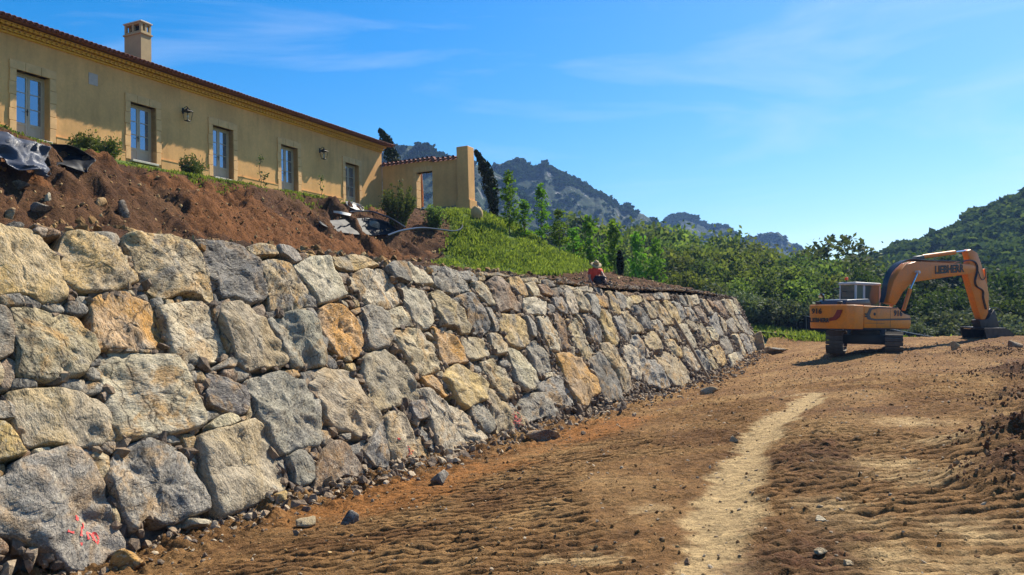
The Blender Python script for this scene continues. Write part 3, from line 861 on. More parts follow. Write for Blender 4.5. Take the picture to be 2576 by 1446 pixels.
# the far end turns uphill: a rounded corner of stones
for k in range(34):
    lev = k % 6; col = k // 6
    zz = 0.55 + lev * 0.62; th = R_(16 + col * 17 + (lev % 2) * 8)
    n_in = DB + BAT * zz
    cen = W(51.0, DB + 3.4, zz); rad = (3.4 - BAT * zz)
    pos = cen + rad * (math.sin(th) * DV - math.cos(th) * NV)
    if zz > 4.0: continue
    V, F = ROCKS3[k % 6]
    me = bpy.data.meshes.get('end_stone_%d' % (k % 6)) or raw_mesh('end_stone_%d' % (k % 6), V * np.array([0.30, 0.44, 0.42]), [F])
    rr = random.Random(k)
    o = link('stone', me, M_STONE, wall, loc=pos - wi - 0.16 * (math.sin(th) * DV - math.cos(th) * NV), color=np.array(PAL['gtwgtw'[k % 6]]) * rr.uniform(.85, 1.1))
    ax = math.atan2(pos[1] - cen[1], pos[0] - cen[0])
    o.rotation_euler = (rr.uniform(-.2, .2), -0.4 + rr.uniform(-.15, .15), ax)

# sprayed red marks on three stones
M_PAINT = simple('red_spray_paint', (0.62, 0.07, 0.06), 0.8, var=0.3, scale=30)
def paint(stone, org, reg, polys, name='paint_mark'):
    me0 = stone.data
    bvh = BVHTree.FromPolygons([v.co[:] for v in me0.vertices], [p.vertices[:] for p in me0.polygons])
    V = []; F = []
    r = random.Random(3)
    def proj(ab):
        p = P0 + DV * ab[0] + UV_ * ab[1] - org
        h_ = bvh.ray_cast(Vector(p + WV * 1.0), Vector(-WV))
        return None if h_[0] is None else np.array(h_[0]) + WV * 0.007
    for kind, dat in polys:
        if kind == 'line':
            pts_ = reg_ab(reg, dat); wd = 0.013
            L_ = np.r_[0, np.cumsum(np.linalg.norm(np.diff(pts_, axis=0), axis=1))]
            n_ = max(3, int(L_[-1] / 0.02)); t = np.linspace(0, L_[-1], n_)
            q = np.c_[np.interp(t, L_, pts_[:, 0]), np.interp(t, L_, pts_[:, 1])]
            prev = None
            for i in range(n_):
                tt = q[min(i + 1, n_ - 1)] - q[max(i - 1, 0)]; tt /= np.linalg.norm(tt) + 1e-9
                nn = np.array([-tt[1], tt[0]]) * wd * r.uniform(.6, 1.25)
                a, b = proj(q[i] + nn), proj(q[i] - nn)
                if a is None or b is None or r.random() < 0.16: prev = None; continue
                V += [a, b]; cur = (len(V) - 2, len(V) - 1)
                if prev: F.append([prev[0], prev[1], cur[1], cur[0]])
                prev = cur
        else:
            c_ = reg_ab(reg, dat[:2])[0]; rad = dat[2]
            for _ in range(dat[3]):
                cc = c_ + np.array([r.gauss(0, rad), r.gauss(0, rad)]) * 0.55
                ring = [proj(cc + dat[4] * r.uniform(.6, 1.2) * np.array([math.cos(w), math.sin(w)])) for w in np.linspace(0, 6.283, 7)[:-1]]
                if any(p is None for p in ring): continue
                V += ring; F.append(list(range(len(V) - 6, len(V))))
    me = bpy.data.meshes.new(name); me.from_pydata([list(map(float, v)) for v in V], [], F); me.update()
    link(name, me, M_PAINT, stone)
def ell(cx, cy, rx, ry): return [v for w in np.linspace(0.3, 6.4, 17) for v in (cx + rx * math.cos(w), cy + ry * math.sin(w))]
for ln_i, reg, polys in [(11, 'C', [('blob', [880, 795, 0.022, 26, 0.012]), ('line', [742, 960, 790, 972, 835, 970]), ('line', [992, 828, 985, 900]), ('line', [950, 885, 938, 1000]),
                                    ('line', [952, 1030, 950, 1105]), ('line', ell(1045, 1010, 32, 72)), ('line', ell(1130, 1010, 36, 70))]),
                         (34, 'H', [('blob', [730, 1030, 0.10, 26, 0.012]), ('blob', [560, 905, 0.02, 8, 0.014])]),
                         (40, 'H', [('blob', [1955, 650, 0.16, 80, 0.014])])]:
    if polys: paint(STONES[ln_i][0], STONES[ln_i][1], reg, polys)
# ------------------------------------------------------------------ the dirt track
def spaced(a, b, d0, d1, p=1.0):
    out = [a]; x = a
    while x < b:
        t = min(max((x - a) / (b - a), 0), 1) ** p
        x += d0 + (d1 - d0) * t; out.append(x)
    return np.array(out)
def strip_mask(X, Y, pts, w0):
    """soft mask round a ground polyline given by sight lines"""
    g = np.array([ground_hit(*p)[:2] for p in pts])
    best = np.full(X.shape, 1e9)
    for a, b in zip(g[:-1], g[1:]):
        ab_ = b - a; t = np.clip(((X - a[0]) * ab_[0] + (Y - a[1]) * ab_[1]) / (ab_ @ ab_), 0, 1)
        best = np.minimum(best, np.hypot(X - a[0] - t * ab_[0], Y - a[1] - t * ab_[1]))
    Q = np.stack([X, Y, 0 * X], -1)
    best = best + w0 * (0.55 * fbm(Q * 1.3, 3, 91) + 0.25 * fbm(Q * 5, 2, 92))
    return 1 - sstep(best, w0 * 0.35, w0 * 1.5)
def ground_hit(x, y):
    v = ray(x, y); t = np.linspace(3, 90, 6000); P = C0 + t[:, None] * v
    below = P[:, 2] < GROUND(P @ DV, P @ NV)
    return P[np.argmax(below)] if below.any() else P[-1]
PILE = [(ground_hit(2640, 1130), 1.0, 0.42), (ground_hit(2570, 1030), 1.1, 0.30), (ground_hit(2680, 1230), 0.9, 0.40), (ground_hit(2620, 950), 1.8, 0.42), (ground_hit(2500, 893), 1.6, 0.28)]
def pile_h(X, Y):
    z = np.zeros_like(X)
    for c, r_, h_ in PILE: z = z + h_ * np.exp(-((X - c[0]) ** 2 + (Y - c[1]) ** 2) / (r_ * r_))
    return np.minimum(z, 1.25)
def track_fields(X, Y, S, Nn):
    P3 = np.stack([X, Y, np.zeros_like(X)], -1)
    q = DB - Nn
    pale = np.maximum(0.95 * strip_mask(X, Y, [(1790, 1500), (1805, 1330), (1860, 1180), (1920, 1075), (1990, 1035), (2060, 985)], 0.33), 0.6 * strip_mask(X, Y, [(1960, 1000), (2040, 985)], 0.4))
    for px in [(2080, 1265, .45), (2125, 1310, .5), (2330, 1210, .7), (2220, 1165, .8), (2380, 1120, .6), (1500, 1390, .35), (1380, 1395, .2), (1630, 1270, .3), (2430, 1330, .6), (2300, 1060, .8), (2200, 1400, .6), (2500, 1420, .5)]:
        g = ground_hit(px[0], px[1]); pale = np.maximum(pale, 0.56 * np.exp(-((X - g[0]) ** 2 + ((Y - g[1]) * 0.8) ** 2) / (px[2] ** 2)))
    pile = pile_h(X, Y)
    orange = 0.6 * (1 - sstep(np.abs(q - 1.6), 0.4, 1.5)) * sstep(S, 6, 9) * (1 - sstep(S, 17, 24)) + 0.3 * fbm(P3 * 0.4, 3, 8)
    dark = np.clip(0.9 * sstep(pile, 0.15, 0.5) + 0.42 * strip_mask(X, Y, [(1990, 1480), (2000, 1300), (2020, 1180), (2060, 1110)], 0.55) + 0.35 * fbm(P3 * 0.5, 3, 21) + 0.42 * sstep(q, 7.6, 10.5), 0, 1)
    return np.clip(pale, 0, 1), np.clip(orange, 0, 1), dark, pile
def track_height(X, Y, S, Nn):
    P3 = np.stack([X, Y, np.zeros_like(X)], -1)
    z = GROUND(S, Nn)
    pale, orange, dark, pile = track_fields(X, Y, S, Nn)
    q = DB - Nn
    z = z + pile * (1 + 0.25 * fbm(P3 * 1.6, 3, 3))
    rough = 0.30 + 0.5 * sstep(pile, 0.1, 0.4) + 0.9 * (1 - sstep(q, 0.3, 1.8)) + 0.5 * dark
    rough = rough * (1 - 0.75 * pale)
    z = z + 0.045 * fbm(P3 * 0.6, 3, 31) + rough * (0.10 * fbm(P3 * 3.1, 3, 32) + 0.085 * fbm(P3 * 9.0, 3, 33) + 0.035 * fbm(P3 * 22, 2, 34))
    # cleat prints of the tracks, across the direction of travel
    band = np.clip(2.2 * fbm(np.stack([X * 0.8, Y * 0.2, 0 * X], -1), 2, 41) + 0.8, 0, 1) * (1 - 0.8 * pale) * (1 - sstep(pile, 0.05, 0.3)) * sstep(q, 1.5, 2.6) * (1 - sstep(Y, 22, 34))
    ph = (Y + 0.03 * fbm(P3 * 0.25, 2, 42) + 0.02 * X + 0.004 * fbm(P3 * 5, 2, 44)) * (2 * math.pi / 0.185)
    slot = np.clip((np.sin(ph) - 0.25) / 0.75, 0, 1) ** 0.45 * np.clip(1.0 + 0.5 * fbm(P3 * 2.0, 2, 43), 0, 1.3)
    z = z - 0.066 * band * slot
    z = z - 0.05 * pale * (1 - sstep(pile, 0.0, 0.2))
    # loose spoil thrown up against the foot of the wall
    z = z + (0.14 * sstep(S, 7, 10) - 0.07 * (1 - sstep(S, 6, 9))) * (1 - sstep(q, 0.1, 1.3)) * (0.6 + fbm(P3 * 1.2, 3, 51))
    return z, np.stack([pale, orange, dark], -1)
sv = np.unique(np.concatenate([spaced(4.6, 13, 0.021, 0.024), spaced(13.03, 60, 0.028, 0.30, 1.0)]))
nv = np.concatenate([spaced(-3.0, DB + 0.35, 0.034, 0.034), -3.0 - spaced(0.05, 34, 0.06, 1.6, 0.7)]); nv.sort()
S_, N_ = np.meshgrid(sv, nv, indexing='ij')
XY = W(S_, N_, 0)
Z_, MK = track_height(XY[..., 0], XY[..., 1], S_, N_)
XY[..., 2] = Z_
idx = np.arange(S_.size).reshape(S_.shape)
me = raw_mesh('dirt_track', XY.reshape(-1, 3), [grid_faces(idx)[:, ::-1]]); add_attr(me, 'mask', MK.reshape(-1, 3))
link('dirt_track', me, M_SOIL, kind='structure', label='rutted brown dirt track with pale wheel rut and cleat prints')
def TZ(p):
    """track height at world points (n,2)"""
    X, Y = np.asarray(p)[:, 0], np.asarray(p)[:, 1]
    S = X * DV[0] + Y * DV[1]; Nn = X * NV[0] + Y * NV[1]
    return track_height(X, Y, S, Nn)[0]

# ------------------------------------------------------------------ the earth bank between wall and house
EDGE_N = 24.6
ep = [(-200, 300), (0, 322), (90, 352), (150, 372), (230, 402), (330, 417), (480, 442), (600, 463), (700, 478), (800, 497), (880, 518), (960, 535), (1060, 548), (1170, 556)]
es, ez = [], []
for x, y in ep:
    p = hit(x, y, NV * EDGE_N, NV); es.append(SN(p)[0]); ez.append(p[2])
def BANK(S, Nn):
    wtop = WT(S) + 0.02
    ze = np.interp(S, es, ez)
    foot = np.interp(S, [-8, 12, 20, 27, 34, 40, 46], [5.1, 5.2, 5.35, 5.5, 5.9, 6.6, 6.6])
    a = np.stack([wtop, wtop + 0.35, wtop + 0.4 * (foot - wtop), foot, foot + (ze - foot) * 0.55, ze, ze + 0.06, np.interp(S, [0, 20, 40, 44], [9.62, 9.62, 9.55, 9.3]), np.full_like(S, 9.7)], -1)
    nk = np.array([9.55, 11.0, 16.5, 21.0, 22.9, EDGE_N, EDGE_N + 0.5, 28.2, 40])
    out = np.zeros_like(S)
    for i in range(len(nk) - 1):
        t = (Nn - nk[i]) / (nk[i + 1] - nk[i]); m_ = (t >= 0) & (t <= 1)
        out = np.where(m_, a[..., i] * (1 - t) + a[..., i + 1] * t, out)
    out = np.where(Nn < 9.55, a[..., 0], out)
    # the nose of the hillside falls away beyond the garden wall
    k = sstep(S, 45.2, 50) * sstep(Nn, 13.0, 15.5)
    k2 = sstep(S, 50, 56)
    out = out * (1 - k) + MEADOW(S, Nn) * k
    out = out * (1 - k2) + MEADOW(S, Nn) * k2
    # green slope to the right of the gate is smoother and fuller
    g = sstep(S, 33, 42) * (1 - k) * (1 - k2)
    sm = np.interp(Nn, [9.3, 10.4, 12.5, 15, 16.5, 17.5, 18.5, 19.8, 20.8, 21.9, 24.5, 40], [3.95, 4.2, 4.72, 5.38, 5.75, 6.5, 7.0, 7.7, 8.45, 9.0, 9.4, 9.8])
    out = np.where(Nn < 24.5, out * (1 - g) + np.minimum(sm, 9.7) * g, out)
    return out
def green_mask(S, Nn, P3):
    nl = np.interp(S, [32, 33, 35, 38, 45, 50], [20, 18.5, 15.8, 14.6, 15.4, 16]); sl = np.interp(Nn, [18.5, 20.5, 23, 25], [31, 36.5, 41, 42])
    g = sstep(Nn - nl, -0.3, 0.5) * sstep(S - sl, -0.3, 0.6)
    g = np.maximum(g, sstep(Nn, EDGE_N + 0.1, EDGE_N + 0.35))
    g = np.maximum(g, sstep(S, 51, 55))
    return np.clip(g + 0.25 * fbm(P3 * 0.8, 3, 61) * (g > 0.02), 0, 1)
def bank_height(S, Nn):
    P3 = W(S, Nn, 0)
    z = BANK(S, Nn)
    gm = green_mask(S, Nn, P3)
    scarp = sstep(Nn, 19.5, 21.5) * (1 - sstep(Nn, EDGE_N - 0.2, EDGE_N + 0.1)) * (1 - sstep(S, 34, 39))
    low = (1 - sstep(Nn, 19, 21)) * sstep(Nn, 9.4, 10.5)
    Q = np.stack([P3[..., 0], P3[..., 1], z], -1)
    rough = 0.35 * scarp + 0.16 * low + 0.03
    rough = rough * (1 - 0.7 * gm)
    z = z + rough * (0.9 * fbm(Q * 1.1, 3, 62) + 0.55 * fbm(Q * 3.3, 3, 63) + 0.22 * fbm(Q * 9, 2, 64))
    # rain runnels and slumped buttresses in the cut face
    z = z + scarp * 0.42 * fbm(np.stack([S * 1.3, Nn * 0.25, 0 * S], -1), 3, 65) - scarp * 0.5 * np.clip(vn(np.stack([S * 0.6, Nn * 0.5, 0 * S], -1), 66) - 0.2, 0, 1)
    return z, gm, scarp, low
sv = np.concatenate([spaced(-6, 8, 0.3, 0.16), spaced(8.05, 46, 0.085, 0.15), spaced(46.2, 60, 0.25, 0.6)]); sv = np.unique(sv)
nv = np.concatenate([spaced(9.58, 19, 0.10, 0.14), spaced(19.1, 25.4, 0.07, 0.07), spaced(25.5, 46, 0.3, 1.2)])
S_, N_ = np.meshgrid(sv, nv, indexing='ij')
Z_, GM, SCARP, LOW = bank_height(S_, N_)
Pb = W(S_, N_, Z_)
# small undercuts: push the crest of the cut outwards
und = np.exp(-((N_ - EDGE_N + 0.25) / 0.28) ** 2) * (1 - sstep(S_, 36, 40)) * (0.22 + 0.25 * fbm(Pb * 0.9, 2, 67))
Pb -= und[..., None] * NV
idx = np.arange(S_.size).reshape(S_.shape)
P3 = Pb
ora = np.clip(0.75 * SCARP * sstep(fbm(P3 * 0.35, 3, 71), -0.25, 0.25) + 0.1, 0, 1) * (1 - GM)
drk = np.clip(0.9 * LOW * sstep(S_, 4, 10) * (1 - sstep(S_, 24, 32)) * (0.5 + fbm(P3 * 0.6, 3, 72)) + 0.25 * fbm(P3 * 0.5, 3, 73), 0, 1) * (1 - GM)
me = raw_mesh('earth_bank', Pb.reshape(-1, 3), [grid_faces(idx)]); add_attr(me, 'mask', np.stack([GM, ora, drk], -1).reshape(-1, 3))
link('earth_bank', me, M_BANK, kind='structure', label='cut bank of bare reddish earth between stone wall and house')
def bank_z(s, n): return bank_height(np.atleast_1d(np.asarray(s, float)), np.atleast_1d(np.asarray(n, float)))[0]
def bank_pt(x, y, n_guess=20.0):
    """first point where a sight line meets the bank (or the track)"""
    v = ray(x, y)
    t = np.linspace(6, 90, 4000); P = C0 + t[:, None] * v
    s, n = P @ DV, P @ NV
    zb = np.where(n > 9.25, bank_height(s, n)[0], -5)
    below = P[:, 2] < zb
    return P[np.argmax(below)] if below.any() else hit(x, y, NV * 24.3, NV)

# ------------------------------------------------------------------ meadow, plain, mountains, hill
M_GRASSGROUND = soil_material('meadow_grass', [(0.045, 0.075, 0.02), (0.07, 0.115, 0.025), (0.11, 0.14, 0.04), (0.1, 0.1, 0.04), (0.05, 0.06, 0.02)], scale=0.5, bump=0.6)
sv = np.arange(55, 190, 2.2); nv = np.arange(-90, 110, 2.2)
S_, N_ = np.meshgrid(sv, nv, indexing='ij')
Z_ = MEADOW(S_, N_) + 0.15 * fbm(W(S_, N_, 0) * 0.2, 3, 81) - 0.05 - 3.0 * (1 - sstep(S_, 55, 57.5)) * sstep(np.abs(N_), 200, 201)
me = raw_mesh('meadow', W(S_, N_, Z_ - 0.03 * (S_ < 60)).reshape(-1, 3), [grid_faces(np.arange(S_.size).reshape(S_.shape))])
link('meadow', me, M_GRASSGROUND, kind='structure', label='rough grassy ground behind the end of the stone wall')
rings = np.array([0, 30, 70, 130, 250, 450, 800, 1300]); th = np.linspace(0, 2 * math.pi, 49)[:-1]
V = np.array([[r_ * math.cos(t), r_ * math.sin(t), -2.5] for r_ in rings for t in th])
idx = np.arange(len(V)).reshape(len(rings), 48); idx = np.c_[idx, idx[:, :1]]
me = raw_mesh('ground', V, [grid_faces(idx)])
link('ground', me, M_GRASSGROUND, kind='structure', label='wide valley floor reaching to the mountains')

def mountain_material(name, green, rock, rockfac):
    m = NT(name); v = m.pos()
    a = m.noise(v, 0.03, 6, 0.65, 0.3); b = m.noise(v, 0.16, 5, 0.7)
    st = m.n('Mapping', {'Vector': v, 'Scale': (1.0, 1.0, 0.35), 'Rotation': (0.3, 0.5, 0)}).outputs[0]
    c = m.mix(1.0, green, m.ramp(b, [(0.3, 0.5), (0.7, 1.5)]), 'MULTIPLY')
    rk = m.noise(st, 0.16, 7, 0.75, 0.4)
    c = m.mix(m.ramp(rk, [(rockfac, 0.0), (rockfac + 0.07, 0.85)]), c, m.mix(b, rock, (0.34, 0.325, 0.31)))
    m.principled(c, 0.95, m.bump(a, 0.8, 6.0, m.bump(b, 0.8, 2.0)), spec=0.1)
    return m.m
M_MOUNT = mountain_material('mountain_scrub', (0.028, 0.046, 0.026), (0.13, 0.125, 0.12), 0.56)
M_HILL = mountain_material('hill_scrub', (0.03, 0.055, 0.018), (0.16, 0.13, 0.09), 0.70)
M_SCRUB = leaf_material('mountain_bush', (0.018, 0.034, 0.014), (0.055, 0.085, 0.03), 0.15, 0.95, 0.0)
def leafblob(seed, nl=14, size=0.55):
    """small bush of leaf sprays inside a unit ball"""
    r = np.random.default_rng(seed)
    V, F = [], []
    for i in range(nl):
        p = r.normal(size=3); p /= np.linalg.norm(p); p *= r.uniform(0.45, 1.0); p[2] = abs(p[2]) * 0.9 - 0.1
        a = r.normal(size=3); a /= np.linalg.norm(a); b = np.cross(a, r.normal(size=3)); b /= np.linalg.norm(b)
        k = size * r.uniform(0.6, 1.2)
        V += [p - a * k, p + b * k * 0.7, p + a * k, p - b * k * 0.7]; F.append([4 * i, 4 * i + 1, 4 * i + 2, 4 * i + 3])
    return np.array(V), np.array(F)
BLOBS = [leafblob(600 + i, 26) for i in range(6)]
def build_mountain(name, ridge_px, dist, foot_dist, label, seed, nbush, bush, mat=None, amp=1.0, top_extra=0, smat=None): return _bm(name, ridge_px, dist, foot_dist, label, seed, nbush, bush, mat, amp, smat)
def _bm(name, ridge_px, dist, foot_dist, label, seed, nbush, bush, mat, amp, smat):
    mat = mat or M_MOUNT; smat = smat or M_SCRUB
    xs = np.array([p[0] for p in ridge_px], float); ys = np.array([p[1] for p in ridge_px], float)
    nu = 260
    u = np.linspace(xs[0], xs[-1], nu); yu = np.interp(u, xs, ys)
    top = np.array([hitdepth(a, b, dist) for a, b in zip(u, yu)])
    top[:, 2] += amp * 0.8 * (fbm(np.c_[u / 60.0, np.ones(nu), np.zeros(nu)], 2, seed + 1)) + amp * 1.8 * fbm(np.c_[u / 14.0, np.zeros(nu), np.zeros(nu)], 3, seed)
    nf = 46; nbk = 10
    rows = []
    for j in range(nf):
        t = j / (nf - 1)                                 # 0 foot, 1 ridge
        dep = foot_dist + (dist - foot_dist) * t
        row = top.copy(); row[:, 0] *= dep / dist; row[:, 1] = dep
        row[:, 2] = -3 + (top[:, 2] + 3) * (t ** 1.25)
        rows.append(row)
    for j in range(1, nbk):
        t = j / (nbk - 1); row = top.copy(); row[:, 1] += t * 160; row[:, 2] = top[:, 2] * (1 - t) ** 1.2 - 3 * t; rows.append(row)
    G = np.stack(rows, 0)
    tt = np.r_[np.linspace(0, 1, nf), np.linspace(1, 0, nbk)[1:]]
    wgt = (np.sin(np.clip(tt, 0, 1) * math.pi * 0.98) ** 0.7)[:, None]
    hgt = np.clip(G[..., 2], 4, None)
    G[..., 2] += wgt * amp * hgt * 0.22 * (1 - 2 * np.abs(fbm(np.stack([G[..., 0] * 0.018, G[..., 1] * 0.007, 0 * G[..., 0]], -1), 4, seed + 5))) - wgt * amp * hgt * 0.12
    G[..., 2] += amp * 1.4 * fbm(G * 0.09, 3, seed + 9) * np.minimum(1, wgt + 0.4)
    idx = np.arange(G[..., 0].size).reshape(G.shape[:2])
    me = raw_mesh(name, G.reshape(-1, 3), [grid_faces(idx)])
    o = link(name, me, mat, kind='structure', label=label)
    # scrub on its slopes and along the ridge
    r = np.random.default_rng(seed)
    jj = np.where(r.random(nbush) < 0.38, r.uniform(nf - 4, nf - 0.6, nbush), r.uniform(nf * 0.2, nf - 1.2, nbush)); ii = r.uniform(0, nu - 1.01, nbush)
    j0, i0 = jj.astype(int), ii.astype(int); fj, fi = (jj - j0)[:, None], (ii - i0)[:, None]
    P = (G[j0, i0] * (1 - fj) * (1 - fi) + G[j0 + 1, i0] * fj * (1 - fi) + G[j0, i0 + 1] * (1 - fj) * fi + G[j0 + 1, i0 + 1] * fj * fi)
    keep = fbm(P * 0.07, 3, seed + 3) > (-0.16 if 'mountain' in name else -0.4)
    P = P[keep]; n_ = len(P)
    sz = bush * r.uniform(0.5, 1.35, n_)
    scatter_obj(name.replace('mountain', 'mountain_scrub') if 'mountain' in name else name + '_scrub', BLOBS, P + np.array([0, 0, 0.1]) * sz[:, None], np.c_[sz, sz, sz * r.uniform(.7, 1.1, n_)], seed, smat, None, 'scattered dark scrub on the ' + label, None, 'stuff', 0.2)
    return o
build_mountain('mountain', [(700, 560), (860, 470), (930, 405), (975, 375), (1000, 360), (1030, 352), (1060, 354), (1090, 366), (1120, 384), (1160, 398), (1200, 412), (1230, 428), (1290, 470), (1380, 540), (1470, 600)], 520, 330, 'dark wooded peak behind the garden gate', 901, 3000, 2.0)
build_mountain('mountain', [(1100, 600), (1180, 470), (1225, 435), (1250, 412), (1280, 402), (1310, 405), (1350, 420), (1370, 412), (1400, 428), (1440, 448), (1490, 478), (1540, 506), (1560, 522), (1580, 518), (1600, 530), (1640, 552), (1660, 566), (1720, 600), (1800, 660)], 640, 380, 'rocky blue-grey mountain flank sloping down behind the saplings', 902, 4000, 2.2)
build_mountain('mountain', [(1560, 620), (1640, 565), (1680, 553), (1700, 543), (1722, 538), (1750, 550), (1775, 562), (1800, 565), (1830, 575), (1870, 600), (1900, 598), (1920, 586), (1940, 576), (1958, 582), (1985, 604), (2010, 622), (2080, 680), (2160, 720)], 900, 620, 'chain of two small hazy far peaks', 903, 2400, 2.8)
build_mountain('hill', [(2020, 690), (2140, 664), (2200, 652), (2240, 640), (2290, 622), (2340, 603), (2390, 580), (2440, 556), (2500, 528), (2576, 497), (2680, 455), (2900, 380), (3300, 330)], 250, 90, 'steep hillside covered in dark green scrub on the right', 904, 7500, 1.9, M_HILL, 0.7, 0, leaf_material('hill_bush', (0.03, 0.05, 0.018), (0.115, 0.15, 0.05), 0.25, 0.95, 0.0))
# ------------------------------------------------------------------ leaves and trees
M_LEAF_MID = leaf_material('leaf_mid', (0.045, 0.075, 0.02), (0.20, 0.245, 0.075), 0.42)
M_LEAF_DARK = leaf_material('leaf_dark', (0.028, 0.046, 0.018), (0.13, 0.17, 0.055), 0.36)
M_LEAF_SAP = leaf_material('leaf_sapling', (0.05, 0.115, 0.014), (0.15, 0.27, 0.035), 0.45)
M_LEAF_GREY = leaf_material('leaf_grey', (0.05, 0.065, 0.035), (0.17, 0.20, 0.11), 0.25)
M_LEAF_CYP = leaf_material('leaf_cypress', (0.008, 0.014, 0.007), (0.03, 0.042, 0.016), 0.1)
M_LEAF_GRASS = leaf_material('leaf_ground_cover', (0.065, 0.115, 0.02), (0.31, 0.37, 0.085), 0.38)
M_BARK = simple('bark', (0.10, 0.075, 0.055), 0.9, var=0.3, scale=12, bump=0.8)
def leaf_quads(P, size, r, aspect=0.55, up=None):
    n = len(P)
    a = r.normal(size=(n, 3)); 
    if up is not None: a = a + np.array([0, 0, up])
    a /= np.linalg.norm(a, axis=1)[:, None]
    b = np.cross(a, r.normal(size=(n, 3))); b /= np.linalg.norm(b, axis=1)[:, None]
    k = (size * r.uniform(0.6, 1.3, n))[:, None]
    V = np.stack([P - a * k, P + b * k * aspect - a * k * 0.1, P + a * k, P - b * k * aspect - a * k * 0.1], 1).reshape(-1, 3)
    return V, np.arange(4 * n).reshape(n, 4)
def crown_mesh(name, seed, nclump, per, rx, rz, zc, lsize, spread, mat, shape='ball', tintbase=0.0):
    r = np.random.default_rng(seed)
    d_ = r.normal(size=(nclump, 3)); d_ /= np.linalg.norm(d_, axis=1)[:, None]
    d_ *= (r.uniform(0.25, 1.0, nclump) ** 0.45)[:, None]
    if shape == 'column':
        h = r.uniform(-1, 1, nclump); w = np.sqrt(r.uniform(0.02, 1, nclump)) * np.interp(h, [-1, -.5, 0.2, 1], [0.65, 1.0, 0.7, 0.12]); a = r.uniform(0, 6.283, nclump)
        d_ = np.c_[w * np.cos(a), w * np.sin(a), h]
    else:
        d_[:, 2] = np.where(d_[:, 2] < -0.55, -0.55, d_[:, 2])
        d_ *= (1 + 0.22 * fbm(d_ * 1.5 + seed, 2, seed))[:, None]
    C = d_ * np.array([rx, rx, rz]) + np.array([0, 0, zc])
    sp = spread * r.uniform(0.6, 1.35, nclump)
    P = (C[:, None] + r.normal(size=(nclump, per, 3)) * sp[:, None, None] * np.array([1, 1, 0.75])).reshape(-1, 3)
    ct = np.repeat(r.uniform(0, 1, nclump), per)
    tint = np.clip(0.55 * ct + 0.45 * r.uniform(0, 1, len(P)) + tintbase, 0, 1)
    V, F = leaf_quads(P, lsize, r)
    me = raw_mesh(name, V, [F], False); add_attr(me, 'tint', np.repeat(tint, 4))
    me.materials.append(mat)
    return me, C
def trunk_mesh(name, h, r0, C, seed, nb=9):
    r = random.Random(seed); mb = MB()
    pts = [np.array([0, 0, -0.3])]
    x = np.zeros(3)
    for i in range(1, 7): pts.append(np.array([r.uniform(-.06, .06) * i * 0.5, r.uniform(-.06, .06) * i * 0.5, h * i / 6]))
    mb.tube(pts, [r0 * (1 - 0.13 * i) for i in range(7)], 7)
    cc = [C[i] for i in range(0, len(C), max(1, len(C) // nb))]
    for c in cc:
        t = r.uniform(0.3, 0.8); b = pts[int(t * 6)]
        mid = b * 0.45 + c * 0.55 + np.array([0, 0, -0.1 * h])
        mb.tube([b, mid, c], [r0 * 0.45, r0 * 0.28, r0 * 0.1], 5)
    me = mb.mesh(name, True); me.materials.append(M_BARK)
    return me
def make_kind(seed, nclump, per, rx, rz, zc, lsize, spread, mat, r0, shape='ball', tb=0.0):
    cm, C = crown_mesh('crown', seed, nclump, per, rx, rz, zc, lsize, spread, mat, shape, tb)
    return cm, trunk_mesh('trunk', zc + rz * 0.35, r0, C, seed)
def plant(kind, name, loc, sc, rz, label, cat, group=None, scz=None):
    e = empty(name, loc, label, cat, group, rot=(0, 0, rz)); e.scale = (sc, sc, scz or sc)
    link('crown', kind[0], None, e); link('trunk', kind[1], None, e)
    return e
K_MID = [make_kind(1000 + i, 95, 34, 2.6 + 0.25 * (i % 3), 2.5 + 0.3 * (i % 2), 3.6, 0.24, 0.50, M_LEAF_MID, 0.16) for i in range(4)]
K_DARK = [make_kind(1100 + i, 95, 34, 2.7, 2.6 + 0.3 * i, 3.5, 0.23, 0.50, M_LEAF_DARK, 0.17) for i in range(3)]
M_LEAF_VD = leaf_material('leaf_very_dark', (0.018, 0.034, 0.012), (0.08, 0.115, 0.035), 0.3)
K_VD = [make_kind(1150 + i, 95, 34, 2.7, 2.6 + 0.3 * i, 3.5, 0.23, 0.50, M_LEAF_VD, 0.17) for i in range(3)]
K_GREY = [make_kind(1200 + i, 60, 34, 1.5, 1.25, 1.35, 0.16, 0.32, M_LEAF_GREY, 0.07) for i in range(3)]
K_OPEN = make_kind(1300, 46, 26, 3.0, 2.3, 4.6, 0.22, 0.42, M_LEAF_DARK, 0.16)
K_SAP = [make_kind(1400 + i, 44, 17, 0.62, 2.0, 2.75, 0.125, 0.17, M_LEAF_SAP, 0.035, 'column') for i in range(5)]
def zmeadow(p): s, n = SN(p); return float(MEADOW(s, n)) if s > 54 else float(bank_z(s, max(n, 9.4))[0]) if n > 9 else float(GROUND(s, n))
rt = random.Random(55)
def tree_at(kinds, x, ytop, dep, hbase, name, label, cat, group=None, wide=1.0):
    """tree whose top is seen along the sight line (x, ytop) at the distance dep"""
    p = hitdepth(x, ytop, dep)
    z0 = zmeadow(np.array([p[0], p[1], 0]))
    k = kinds[rt.randrange(len(kinds))]
    full = hbase
    sz = max((p[2] - z0) / full, 0.25)
    return plant(k, name, (p[0], p[1], z0), sz * wide, rt.uniform(0, 6.28), label, cat, group, sz)
